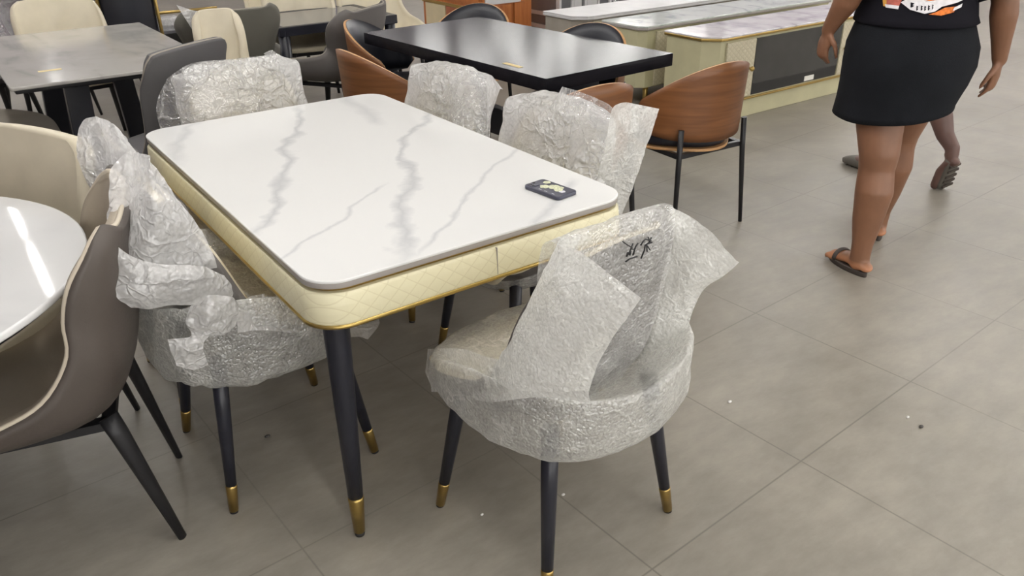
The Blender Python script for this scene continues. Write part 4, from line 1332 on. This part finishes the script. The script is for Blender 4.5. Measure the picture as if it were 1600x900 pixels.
# ------------------------------------------------------------------ media cabinets
def media_cabinet(name, x, y, L, D, Hh, z0, top, edge, body, label, legs, rounded, glass_at, strip='gold_dull'):
    r = empty(name, (x, y, 0), 0, label, 'cabinet', 'long media cabinets in a row')
    ch = 0.10
    outl = [(0.0, 0.10), (0.09, 0.012), (0.14, 0.0), (L - 0.14, 0.0), (L - 0.09, 0.012), (L, 0.10), (L, D), (0, D)] if rounded else [(0, 0.05), (0.05, 0), (L - 0.05, 0), (L, 0.05), (L, D), (0, D)]
    outl = dense(outl, 0.1)
    MB().slab(outl, z0, Hh - 0.03, 0.003, smooth=False).build('body', body, r)
    cx = np.array([L / 2, D / 2])
    big = [tuple(cx + (np.array(p) - cx) * np.array([1 + 0.03 / L, 1 + 0.03 / D])) for p in outl]
    MB().slab(big, Hh - 0.03, Hh - 0.012, 0.004, smooth=False).build('top_edge', edge, r)
    MB().slab(big, Hh - 0.012, Hh, 0.003, smooth=False).build('marble_top', top, r)
    zb, zt = z0 + 0.012, Hh - 0.045
    g0, g1 = glass_at
    for (a, b, hinge) in ((0.13, g0 - 0.01, 1), (g1 + 0.01, L - 0.13, -1)):
        d = MB().box((a, -0.014, zb), (b, 0.0, zt)).build('door', 'stand_quilt', r, bevel=0.003)
        kx = b - 0.05 if hinge == 1 else a + 0.05
        MB().tube([(kx, -0.014, (zb + zt) / 2), (kx, -0.03, (zb + zt) / 2), (kx, -0.04, (zb + zt) / 2)], [0.008, 0.009, 0.018], 12, rounded=True).build('knob', 'gold_dull', d)
    MB().box((g0, -0.010, zb + 0.075), (g1, 0.0, zt)).build('glass_front', 'smoked_glass', r)
    MB().box((g0, -0.008, zb), (g1, 0.0, zb + 0.075)).build('lower_panel', 'dark_panel', r)
    if legs:
        for a in (0.12, L - 0.12):
            for b in (0.06, D - 0.06):
                MB().tube([(a, b, z0 + 0.01), (a, b, 0.0)], [0.022, 0.016], 14).build('leg', 'gold_dull', r)
    else:
        pl = [tuple(cx + (np.array(p) - cx) * np.array([1 - 0.02 / L, 1 - 0.04 / D])) for p in outl]
        MB().slab(pl, 0, z0 - 0.012, 0.003, smooth=False).build('plinth', 'stand_cream', r)
        MB().slab(big, z0 - 0.013, z0 + 0.001, 0.003, smooth=False).build('gold_strip', strip, r)
    return r

m1 = media_cabinet('media_cabinet', 3.62, 2.07, 1.95, 0.41, 0.585, 0.145, 'marble_pink', 'gold_dull', 'stand_cream',
                   'cream media cabinet with smoked glass front on a plinth, closest to the walking woman', False, True, (0.43, 1.40))
MB().box((1.02, -0.0125, 0.165), (1.13, -0.0085, 0.20)).build('sticker', 'paper', m1, label='small white sticker')
media_cabinet('media_cabinet', 3.59, 2.69, 2.2, 0.40, 0.585, 0.15, 'marble_green', 'slab_edge', 'stand_cream',
              'cream media cabinet with greenish marble top on slim legs, middle of the row', True, False, (0.48, 1.60))
media_cabinet('media_cabinet', 3.53, 3.30, 2.1, 0.42, 0.585, 0.02, 'white_panel', 'white_panel', 'greige',
              'greige media cabinet with white top, rearmost of the row', False, True, (0.45, 1.5))

# wooden sideboard
sbx = 3.525
SB = empty('wooden_sideboard', (sbx, 4.6, 0), 0, 'orange wooden sideboard with cream panel and white top behind the black table', 'sideboard')
MB().box((0.0, 0.0, 0.06), (0.53, 1.04, 0.86)).build('body', 'sideboard', SB, bevel=0.004)
MB().box((-0.02, -0.02, 0.86), (0.55, 1.06, 0.885)).build('top', 'white_panel', SB, bevel=0.003)
MB().box((0.03, 0.03, 0.0), (0.50, 1.01, 0.06)).build('plinth', 'sideboard_red', SB)
MB().box((-0.012, 0.62, 0.10), (0.0, 0.98, 0.47)).build('side_panel', 'cream_panel', SB, label='cream panel')
MB().box((-0.012, 0.05, 0.10), (0.0, 0.60, 0.47)).build('door', 'sideboard_red', SB)
MB().box((-0.016, 0.0, 0.475), (0.0, 1.04, 0.50)).build('brass_strip', 'gold_dull', SB, label='brass strip')
MB().box((-0.012, 0.05, 0.53), (0.0, 0.98, 0.80)).build('drawer', 'sideboard', SB)
MB().box((0.04, -0.012, 0.10), (0.30, 0.0, 0.52)).build('door', 'sideboard', SB)
MB().box((0.33, -0.012, 0.06), (0.45, 0.0, 0.53)).build('pilaster', 'sideboard', SB)
MB().box((0.02, -0.013, 0.535), (0.40, 0.0, 0.84)).build('drawer', 'white_panel', SB, label='white drawer front')

# chrome and white shelf unit to its right, glass shelf behind the cabinets
CU = empty('white_shelf_unit', (4.35, 4.55, 0), 0, 'white shelf unit with dark openings right of the wooden sideboard', 'shelf')
MB().box((0, 0.02, 0), (0.62, 0.45, 0.8)).build('back_box', 'grey_glass', CU)
for z in (0.02, 0.25, 0.37, 0.60, 0.80): MB().box((-0.01, 0, z - 0.02), (0.63, 0.45, z + 0.015)).build('shelf_board', 'white_panel', CU)
for x in (-0.01, 0.14, 0.30, 0.46, 0.61): MB().box((x, 0, 0), (x + 0.025, 0.05, 0.8)).build('upright', 'white_panel', CU)
for (a, b, c, d) in ((0.17, 0.29, 0.03, 0.24), (0.17, 0.26, 0.40, 0.6), (0.33, 0.45, 0.40, 0.58), (0.49, 0.6, 0.06, 0.22)):
    MB().box((a, 0.002, c), (b, 0.03, d)).build('drawer_front', 'white_panel', CU)

CT = empty('chrome_table', (0, 0, 0), 0, 'chrome table with grey glass top behind the rearmost media cabinet', 'table')
ca, cbb = (5.06, 4.35), (6.8, 5.2)
MB().box((ca[0], ca[1], 0.44), (cbb[0], cbb[1], 0.455)).build('glass_top', 'grey_glass', CT, bevel=0.003)
mb = MB()
for z in (0.43, 0.2):
    mb.tube([(ca[0], ca[1], z), (cbb[0], ca[1], z), (cbb[0], cbb[1], z), (ca[0], cbb[1], z), (ca[0], ca[1], z)], 0.014, 10)
mb.build('chrome_frame', 'chrome', CT)
for x in (ca[0], (ca[0] + cbb[0]) / 2, cbb[0]):
    for y in (ca[1], cbb[1]): MB().tube([(x, y, 0.44), (x, y, 0)], 0.016, 10).build('leg', 'chrome', CT)

# ------------------------------------------------------------------ people
def body_object(mb, root, mat, voxel=0.008):
    o = mb.build('body', mat, root)
    r = o.modifiers.new('Remesh', 'REMESH'); r.mode = 'VOXEL'; r.voxel_size = voxel; r.use_smooth_shade = True
    s = o.modifiers.new('Smooth', 'CORRECTIVE_SMOOTH') if False else o.modifiers.new('Smooth', 'SMOOTH')
    s.factor = 0.5; s.iterations = 5
    return o


def hand(mb, wrist, direction, palm_n, side, curl=0.3, scale=1.0, spread=0.10):
    """palm with four bent fingers and a thumb; side=+1 puts the thumb along +cross"""
    d = Vector(direction).normalized(); n = Vector(palm_n); n = (n - d * n.dot(d)).normalized(); s = d.cross(n) * side
    w = Vector(wrist)
    S = scale
    palm = [w, w + d * 0.03 * S, w + d * 0.065 * S, w + d * 0.092 * S]
    mb.tube(palm, [0.027 * S, 0.034 * S, 0.041 * S, 0.036 * S], 16, flat=0.52, side=tuple(s), rounded=True)
    lens = (0.071, 0.080, 0.075, 0.060)
    for k in range(4):
        off = (1.5 - k) * 0.0195 * S
        base = w + d * (0.082 - 0.004 * abs(k - 1)) * S + s * off
        dd = (d + s * spread * (1.5 - k) * 0.5).normalized()
        c1 = curl * (0.8 + 0.12 * k)
        pts = [base]
        for q, (frac, ang) in enumerate(((0.45, c1 * 0.5), (0.32, c1 * 1.3), (0.23, c1 * 2.0))):
            v = (dd * math.cos(ang) + n * math.sin(ang)).normalized()
            pts.append(pts[-1] + v * lens[k] * frac * S)
        mb.tube(pts, [0.0098 * S, 0.0092 * S, 0.0084 * S, 0.0072 * S], 10, rounded=True)
    tb = w + d * 0.022 * S + s * 0.026 * S
    t1 = tb + (d * 0.6 + s * 0.75 + n * 0.25).normalized() * 0.042 * S
    t2 = t1 + (d * 0.9 + s * 0.28 + n * 0.3).normalized() * 0.032 * S
    t3 = t2 + (d * 0.95 + s * 0.05 + n * 0.35).normalized() * 0.026 * S
    mb.tube([tb, t1, t2, t3], [0.0145 * S, 0.0125 * S, 0.0105 * S, 0.0088 * S], 10, rounded=True)


def foot(mb, ankle, toe_dir, L=0.235, w=0.045, lift=0.0):
    a = Vector(ankle); t = Vector(toe_dir); t.normalize()
    s = Vector((-t.y, t.x, 0)).normalized()
    z0 = a.z
    heel = a - t * 0.045 + Vector((0, 0, -z0 + 0.045))
    pts = [heel, a + Vector((0, 0, -z0 + 0.052)), a + t * 0.060 + Vector((0, 0, -z0 + 0.048)), a + t * 0.105 + Vector((0, 0, -z0 + 0.036)), a + t * 0.130 + Vector((0, 0, -z0 + 0.03))]
    mb.tube(pts, [0.031, 0.038, 0.040, w, w * 0.95], 16, flat=0.62, side=tuple(s), rounded=True)
    for k in range(5):
        o = (2 - k) * 0.0165
        b = a + t * (0.130 - 0.006 * abs(k - 1)) + s * o + Vector((0, 0, -z0 + 0.024))
        r = 0.0145 if k == 0 else 0.0110
        mb.tube([b, b + t * (0.028 - 0.004 * k), b + t * (0.038 - 0.005 * k) - Vector((0, 0, 0.006))], [r, r, r * 0.9], 8, rounded=True)


def head(mb, c, f=(0, 1)):
    """head with brow, nose, lips, chin and ears; looks along +y of the figure"""
    x, y, z = c
    mb.ellipsoid((x, y - 0.012, z + 0.02), (0.076, 0.095, 0.098))
    mb.ellipsoid((x, y + 0.020, z - 0.045), (0.060, 0.070, 0.070))
    mb.ellipsoid((x, y + 0.062, z - 0.092), (0.026, 0.022, 0.020))
    mb.tube([(x, y + 0.082, z + 0.020), (x, y + 0.096, z - 0.012), (x, y + 0.104, z - 0.030)], [0.009, 0.012, 0.015], 10, rounded=True)
    for s in (-1, 1):
        mb.ellipsoid((x + s * 0.012, y + 0.094, z - 0.032), (0.010, 0.010, 0.009))
        mb.ellipsoid((x + s * 0.032, y + 0.080, z + 0.024), (0.022, 0.012, 0.009))
        mb.ellipsoid((x + s * 0.030, y + 0.078, z + 0.004), (0.014, 0.010, 0.009))
        mb.ellipsoid((x + s * 0.078, y - 0.008, z - 0.012), (0.010, 0.020, 0.032))
    mb.ellipsoid((x, y + 0.084, z - 0.056), (0.026, 0.013, 0.008)); mb.ellipsoid((x, y + 0.082, z - 0.070), (0.023, 0.013, 0.009))


# ---- the woman: walking away, left foot behind (near us), right foot ahead
fwd = np.array((0.62, 0.785)); th = math.atan2(fwd[1], fwd[0]) - PI / 2
W = empty('person', (2.632, 0.233, 0), th, 'person walking away in black knee skirt and black printed t-shirt, seen from behind', 'person')
W['label'] = 'person walking away in short black skirt and black printed t-shirt, barefoot in dark slippers'
mb = MB()
hipL, hipR = Vector((-0.095, -0.02, 0.86)), Vector((0.095, 0.02, 0.86))
kneeL, kneeR = Vector((-0.085, -0.135, 0.475)), Vector((0.105, 0.150, 0.485))
ankL, ankR = Vector((-0.095, -0.170, 0.085)), Vector((0.120, 0.215, 0.085))
def legc(h, k, a):
    m1 = h.lerp(k, 0.55); c = k.lerp(a, 0.28) + Vector((0, -0.018, 0)); c2 = k.lerp(a, 0.62) + Vector((0, -0.006, 0))
    mb.tube([h + Vector((0, 0, 0.03)), h.lerp(k, 0.25), m1, k + Vector((0, 0, 0.03)), k - Vector((0, 0, 0.03)), c, c2, a + Vector((0, 0, 0.05)), a, a - Vector((0, 0, 0.035))],
            [0.108, 0.108, 0.094, 0.076, 0.070, 0.075, 0.060, 0.043, 0.041, 0.040], 20, rounded=True)
legc(hipL, kneeL, ankL); legc(hipR, kneeR, ankR)
foot(mb, ankL + Vector((0, 0, 0.017)), (-0.34, 0.94, 0), 0.235, 0.041); foot(mb, ankR + Vector((0, 0, 0.017)), (0.12, 1, 0))
for s, h in ((-1, hipL), (1, hipR)): mb.ellipsoid((s * 0.095, -0.075, 0.90), (0.105, 0.095, 0.11))
rings = []
for z, rx, ry, cy in ((0.80, 0.17, 0.13, -0.01), (0.88, 0.205, 0.165, -0.02), (0.96, 0.20, 0.15, -0.01), (1.05, 0.18, 0.135, 0.01), (1.16, 0.175, 0.125, 0.01), (1.28, 0.185, 0.12, 0.0), (1.36, 0.165, 0.095, -0.01), (1.42, 0.09, 0.07, -0.01), (1.50, 0.058, 0.06, 0.0), (1.56, 0.055, 0.058, 0.01)):
    rings.append([(rx * math.cos(a), cy + ry * math.sin(a), z) for a in np.linspace(0, 2 * PI, 25)[:-1]])
mb.loft(rings)
for s in (-1, 1): mb.ellipsoid((s * 0.085, 0.10, 1.24), (0.078, 0.06, 0.075))
head(mb, (0, 0.015, 1.645))
shL, shR = Vector((-0.185, -0.01, 1.37)), Vector((0.185, -0.01, 1.37))
elL, elR = Vector((-0.262, -0.02, 1.125)), Vector((0.282, -0.085, 1.100))
wrL, wrR = Vector((-0.302, 0.065, 0.970)), Vector((0.334, -0.055, 0.872))
def armc(s, e, w):
    mb.tube([s, s.lerp(e, 0.35), e.lerp(s, 0.1), e, e.lerp(w, 0.25), e.lerp(w, 0.7), w], [0.066, 0.062, 0.050, 0.047, 0.050, 0.036, 0.028], 18, rounded=True)
armc(shL, elL, wrL); armc(shR, elR, wrR)
hand(mb, wrL, (-0.10, 0.12, -1), (0.75, 0.2, 0.1), 1, 0.55, 0.92)
hand(mb, wrR, (-0.02, 0.10, -1), (-0.8, 0.55, 0.0), -1, 0.40, 0.98, 0.16)
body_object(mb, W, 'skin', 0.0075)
# skirt
mb = MB(); rings = []
nseg = 72
def skirt_ring(z, rx, ry, cx, cy, amp=0.0, tilt=0.0):
    r = []
    for k in range(nseg):
        a = 2 * PI * k / nseg
        w = 1 + amp * (0.6 * math.sin(3 * a + z * 9) + 0.4 * math.sin(7 * a + z * 20))
        r.append((cx + rx * math.cos(a) * w, cy + ry * math.sin(a) * w, z + tilt * math.cos(a)))
    return r
for z, rx, ry, cx, cy, amp, tilt in ((1.06, 0.200, 0.165, 0, 0.0, 0.0, 0), (1.00, 0.222, 0.190, 0, -0.008, 0.004, 0), (0.93, 0.244, 0.222, 0, -0.020, 0.005, 0), (0.86, 0.246, 0.232, 0, -0.022, 0.006, 0.0),
                              (0.78, 0.236, 0.232, -0.004, -0.016, 0.010, 0.01), (0.72, 0.226, 0.234, -0.010, -0.008, 0.014, 0.02), (0.69, 0.222, 0.240, -0.014, -0.004, 0.018, 0.03), (0.672, 0.222, 0.244, -0.016, -0.004, 0.020, 0.035), (0.669, 0.216, 0.238, -0.016, -0.004, 0.020, 0.035), (0.70, 0.208, 0.226, -0.012, -0.004, 0.016, 0.03)):
    rings.append(skirt_ring(z, rx, ry, cx, cy, amp, tilt))
mb.loft(rings, False); mb.build('skirt', 'black_cloth', W)
# t-shirt
mb = MB(); rings = []
TEE = ((1.012, 0.222, 0.188, -0.012), (1.018, 0.230, 0.195, -0.012), (1.04, 0.224, 0.186, -0.006), (1.10, 0.212, 0.170, 0.0), (1.18, 0.208, 0.160, 0.01), (1.26, 0.212, 0.158, 0.01), (1.33, 0.205, 0.135, 0.0), (1.395, 0.175, 0.105, -0.008), (1.43, 0.105, 0.085, -0.008), (1.445, 0.080, 0.075, -0.005))
for z, rx, ry, cy in TEE:
    rings.append([(rx * (1 + 0.012 * math.sin(5 * a + z * 30)) * math.cos(a), cy + ry * (1 + 0.012 * math.sin(4 * a + z * 25)) * math.sin(a), z) for a in np.linspace(0, 2 * PI, 61)[:-1]])
mb.loft(rings, False)
for s, e in ((shL, elL), (shR, elR)):
    mb.tube([s + (s - e) * 0.05 + Vector((0, 0, 0.012)), s.lerp(e, 0.3), s.lerp(e, 0.62), s.lerp(e, 0.93)], [0.078, 0.083, 0.086, 0.092], 24, cap=False)
tee = mb.build('t_shirt', 'black_tee', W)
# print on the back of the shirt (y < 0 side)
def tee_pt(x, z, off=0.004):
    Z = [t[0] for t in TEE[1:]]; z = max(Z[0], min(Z[-1], z))
    rx = np.interp(z, Z, [t[1] for t in TEE[1:]]); ry = np.interp(z, Z, [t[2] for t in TEE[1:]]); cy = np.interp(z, Z, [t[3] for t in TEE[1:]])
    q = max(-0.98, min(0.98, x / rx)); return (x, cy - (ry * 1.012 + off) * math.sqrt(1 - q * q), z)
def patch(mb, poly, off, mi=0):
    """a printed shape: polygon (x,z) triangulated over the cloth"""
    P = [np.array(p) * np.array((1.18, 1.0)) + np.array((-0.048, 0.056)) for p in poly]; c = sum(P) / len(P)
    rings_n = 6; vs = [tee_pt(*c, off)]; fs = []
    dn = []
    for i in range(len(P)):
        a, b = P[i], P[(i + 1) % len(P)]
        for t in np.linspace(0, 1, 5)[:-1]: dn.append(a + (b - a) * t)
    n = len(dn)
    for k in range(1, rings_n + 1):
        for q in dn:
            w = c + (q - c) * k / rings_n; vs.append(tee_pt(w[0], w[1], off))
    for j in range(n): fs.append((0, 1 + j, 1 + (j + 1) % n))
    for k in range(rings_n - 1):
        for j in range(n): fs.append((1 + k * n + j, 1 + k * n + (j + 1) % n, 1 + (k + 1) * n + (j + 1) % n, 1 + (k + 1) * n + j))
    mb.add(vs, fs, mi)
mb = MB()
zb = 1.018
patch(mb, [(-0.105, zb + .01), (-0.085, zb + .004), (-0.085, 1.20), (-0.125, 1.20)], 0.003, 3)        # yellow border
patch(mb, [(-0.098, zb + .012), (-0.07, zb + .008), (-0.06, 1.06), (-0.07, 1.19), (-0.105, 1.19)], 0.005, 2)
for z in (1.024, 1.055, 1.08): patch(mb, [(-0.10, z), (-0.07, z - .003), (-0.068, z + .009), (-0.102, z + .011)], 0.006, 1)
patch(mb, [(-0.03, 1.05), (0.03, 1.028), (0.10, 1.045), (0.13, 1.10), (0.10, 1.20), (-0.03, 1.20)], 0.004, 0)
patch(mb, [(-0.065, 1.045), (-0.04, 1.022), (0.0, 1.010), (0.03, 1.018), (0.05, 1.034), (0.10, 1.046), (0.14, 1.062), (0.14, 1.075), (0.09, 1.066), (0.04, 1.058), (0.0, 1.05), (-0.04, 1.066)], 0.007, 1)
patch(mb, [(0.012, 1.008), (0.05, 1.004), (0.09, 1.014), (0.10, 1.034), (0.06, 1.030), (0.03, 1.014)], 0.006, 0)
patch(mb, [(0.085, 1.018), (0.115, 1.03), (0.118, 1.042), (0.09, 1.030)], 0.008, 1)
patch(mb, [(0.02, 1.075), (0.05, 1.07), (0.07, 1.10), (0.05, 1.15), (0.0, 1.14)], 0.006, 3)
# blurred dark lettering on the white band
for x, z, w in ((-0.040, 1.038, .010), (-0.024, 1.028, .005), (-0.012, 1.029, .006), (-0.002, 1.028, .005), (0.008, 1.030, .006), (0.020, 1.033, .004)):
    patch(mb, [(x, z - .008), (x + w * .4, z - .008), (x + w, z - .002), (x + w * .5, z), (x + w, z + .006), (x, z + .009)], 0.009, 4)
mb.build('shirt_print', ['print_orange', 'print_white', 'print_red', 'print_yellow', 'black_tee'], tee, label='orange, white and red print on the back')
# hair gathered in a low bun
mb = MB(); mb.ellipsoid((0, -0.006, 1.69), (0.085, 0.102, 0.088)); mb.ellipsoid((0, -0.045, 1.645), (0.078, 0.075, 0.09)); mb.ellipsoid((0, -0.12, 1.67), (0.05, 0.045, 0.05))
body = mb.build('hair', 'hair', W)
r = body.modifiers.new('Remesh', 'REMESH'); r.mode = 'VOXEL'; r.voxel_size = 0.009; r.use_smooth_shade = True
# slippers
def slipper(ank, t, name='slipper'):
    t = Vector(t).normalized(); s = Vector((-t.y, t.x, 0)); a = Vector((ank.x, ank.y, 0))
    ol = []
    for k in range(36):
        q = 2 * PI * k / 36
        u = math.cos(q) * 0.114; w = math.sin(q) * (0.040 + 0.009 * math.cos(q))
        p = a + t * (0.057 + u) + s * w
        ol.append((p.x, p.y))
    o = MB().slab(ol, 0.0, 0.024, 0.004).build(name, 'sandal', W)
    c = a + t * 0.105
    pts = [c + s * 0.044 * math.cos(q) + Vector((0, 0, 0.024 + 0.044 * math.sin(q))) for q in np.linspace(0, PI, 12)]
    mb = MB(); mb.tube(pts, 0.012, 8, flat=0.35, side=tuple(t)); mb.build('strap', 'sandal', o)
slipper(ankL, (-0.34, 0.94, 0)); slipper(ankR, (0.12, 1, 0))

# ---- second person, ahead of her: grey clogs
f2 = np.array((0.30, 0.954)); th2 = math.atan2(f2[1], f2[0]) - PI / 2
Q = empty('person', (3.635, 0.705, 0), th2, 'person in grey clogs mostly hidden ahead of the woman in black', 'person')
mb = MB()
hL, hR = Vector((-0.085, 0.02, 0.86)), Vector((0.085, -0.02, 0.86))
kL, kR = Vector((-0.055, 0.13, 0.47)), Vector((0.090, -0.06, 0.455))
aL, aR = Vector((-0.015, 0.17, 0.085)), Vector((0.095, -0.250, 0.215))
def legd(h, k, a):
    mb.tube([h + Vector((0, 0, 0.03)), h.lerp(k, 0.5), k + Vector((0, 0, 0.03)), k - Vector((0, 0, 0.03)), k.lerp(a, 0.3) + Vector((0, -0.018, 0)), k.lerp(a, 0.65), a + Vector((0, 0, 0.03)), a],
            [0.092, 0.078, 0.059, 0.054, 0.058, 0.044, 0.036, 0.036], 18, rounded=True)
legd(hL, kL, aL); legd(hR, kR, aR)
foot(mb, aL + Vector((0, 0, 0.015)), (-0.1, 1, 0))
mb.tube([aR + Vector((0, -0.030, -0.035)), aR + Vector((0, 0.0, -0.045)), aR + Vector((0, 0.035, -0.100)), aR + Vector((0.01, 0.050, -0.150)), aR + Vector((0.015, 0.065, -0.185))], [0.030, 0.036, 0.036, 0.038, 0.034], 14, flat=0.7, side=(1, 0, 0), rounded=True)
rings = []
for z, rx, ry in ((0.80, 0.15, 0.11), (0.90, 0.165, 0.125), (1.0, 0.145, 0.105), (1.12, 0.15, 0.105), (1.28, 0.175, 0.115), (1.37, 0.165, 0.09), (1.43, 0.08, 0.065), (1.52, 0.055, 0.057), (1.57, 0.053, 0.056)):
    rings.append([(rx * math.cos(a), ry * math.sin(a), z) for a in np.linspace(0, 2 * PI, 25)[:-1]])
mb.loft(rings); head(mb, (0, 0.015, 1.655))
for s, sw in ((-1, -0.05), (1, 0.10)):
    S_, E_, W_ = Vector((s * 0.175, 0, 1.38)), Vector((s * 0.21, -0.03 + sw * 0.4, 1.12)), Vector((s * 0.20, 0.05 + sw, 0.90))
    mb.tube([S_, S_.lerp(E_, 0.4), E_, E_.lerp(W_, 0.3), W_], [0.055, 0.048, 0.040, 0.040, 0.025], 14, rounded=True)
    hand(mb, W_, (0, 0.1, -1), (-s, 0.3, 0), -s, 0.4, 0.95)
body_object(mb, Q, 'skin_dark', 0.009)
mb = MB(); rings = []
for z, rx, ry in ((1.06, 0.165, 0.125), (0.95, 0.185, 0.145), (0.85, 0.19, 0.15), (0.74, 0.185, 0.155)):
    rings.append([(rx * math.cos(a), ry * math.sin(a), z) for a in np.linspace(0, 2 * PI, 37)[:-1]])
mb.loft(rings, False); mb.build('skirt', 'black_cloth', Q)
mb = MB(); rings = []
for z, rx, ry in ((0.98, 0.195, 0.15), (1.12, 0.175, 0.13), (1.28, 0.195, 0.135), (1.37, 0.18, 0.105), (1.43, 0.095, 0.08)):
    rings.append([(rx * math.cos(a), ry * math.sin(a), z) for a in np.linspace(0, 2 * PI, 37)[:-1]])
mb.loft(rings, False)
for s in (-1, 1): mb.tube([(s * 0.16, 0, 1.40), (s * 0.19, -0.01, 1.28), (s * 0.205, -0.02, 1.17)], [0.066, 0.066, 0.066], 18, cap=False)
mb.build('t_shirt', 'black_tee', Q)
mb = MB(); mb.ellipsoid((0, -0.008, 1.70), (0.084, 0.10, 0.084)); mb.ellipsoid((0, -0.04, 1.655), (0.077, 0.07, 0.085)); mb.build('hair', 'hair', Q)
def clog(heel, toe, up):
    heel, toe, up = Vector(heel), Vector(toe), Vector(up).normalized(); d = (toe - heel); t = d.normalized(); s = t.cross(up).normalized(); up = s.cross(t)
    rings = []
    for u, w, h0, h1 in ((-0.02, 0.012, 0.012, 0.03), (0.0, 0.030, 0.0, 0.052), (0.2, 0.038, 0.0, 0.05), (0.5, 0.041, 0.002, 0.055), (0.75, 0.050, 0.004, 0.062), (0.95, 0.044, 0.008, 0.046), (1.06, 0.018, 0.014, 0.030)):
        c = heel + d * u; ring = []
        for k in range(20):
            a = 2 * PI * k / 20; ca, sa = math.cos(a), math.sin(a)
            ring.append(c + s * math.copysign(abs(ca) ** 0.6, ca) * w + up * ((h0 + h1) / 2 + math.copysign(abs(sa) ** 0.6, sa) * (h1 - h0) / 2))
        rings.append(ring)
    mb = MB(); mb.loft(rings); o = mb.build('clog', 'clog', Q)
    mb = MB()
    for u in (0.12, 0.3, 0.5, 0.68, 0.85):
        c = heel + d * u - up * 0.002; mb.bar(c - s * 0.032, c + s * 0.032, 0.014, 0.008, tuple(up))
    mb.build('sole_rib', 'sandal', o)
clog(aL + Vector((0.005, -0.055, -0.085)), aL + Vector((-0.02, 0.185, -0.085)), (0, 0, 1))
clog((0.095, -0.290, 0.185), (0.150, -0.215, 0.006), (-0.1, 0.95, 0.45))

# ------------------------------------------------------------------ small litter on the floor
for i, (px, py, r, lb) in enumerate(((753, 805, 0.005, 'white foam crumb on the floor below the near bubble wrapped chair'), (1140, 629, 0.008, 'white foam crumb on the floor right of bubble wrapped chair'),
                                     (880, 774, 0.006, 'white foam crumb on tile joint beside the near chair leg'), (1418, 653, 0.007, 'white foam crumb beside a dark speck on open floor'))):
    q = SZ(px, py, 0.0); mb = MB()
    mb.ellipsoid((0, 0, r * 0.5), (r, r * 0.7, r * 0.5), nu=8, nv=5)
    o = mb.build('foam_crumb', 'speck', None, label=lb, cat='crumb', group='foam crumbs on the floor'); o.location = (q[0], q[1], 0)
for (px, py, lb) in ((1439, 668, 'dark grit speck on open floor beside a foam crumb'), (418, 683, 'dark grit speck on the floor under the marble table')):
    q = SZ(px, py, 0.0); o = MB().ellipsoid((0, 0, 0.004), (0.009, 0.006, 0.004), nu=8, nv=5).build('grit_speck', 'dirt', None, label=lb, cat='speck'); o.location = (q[0], q[1], 0)

# ------------------------------------------------------------------ camera and view
cam = bpy.data.cameras.new('camera'); co = bpy.data.objects.new('camera', cam); COL.objects.link(co)
cam.sensor_width = 36.0; cam.lens = FOC / 1600 * 36.0; cam.clip_start = 0.05; cam.clip_end = 100
mw = Matrix.Identity(4)
for i in range(3):
    mw[i][0] = C_R[i]; mw[i][1] = C_U[i]; mw[i][2] = -C_F[i]; mw[i][3] = CAM[i]
co.matrix_world = mw
scene.camera = co
w = bpy.data.worlds.new('world'); scene.world = w; w.use_nodes = True
w.node_tree.nodes['Background'].inputs[0].default_value = (0.6, 0.65, 0.7, 1); w.node_tree.nodes['Background'].inputs[1].default_value = 0.01
scene.view_settings.view_transform = 'Standard'
scene.view_settings.look = 'None'
scene.view_settings.gamma = 1.0
scene.view_settings.use_curve_mapping = False
scene.view_settings.exposure = 0.12
scene.cycles.transparent_max_bounces = 24
scene.cycles.max_bounces = 8
scene.cycles.use_denoising = True
scene.cycles.sample_clamp_indirect = 6.0
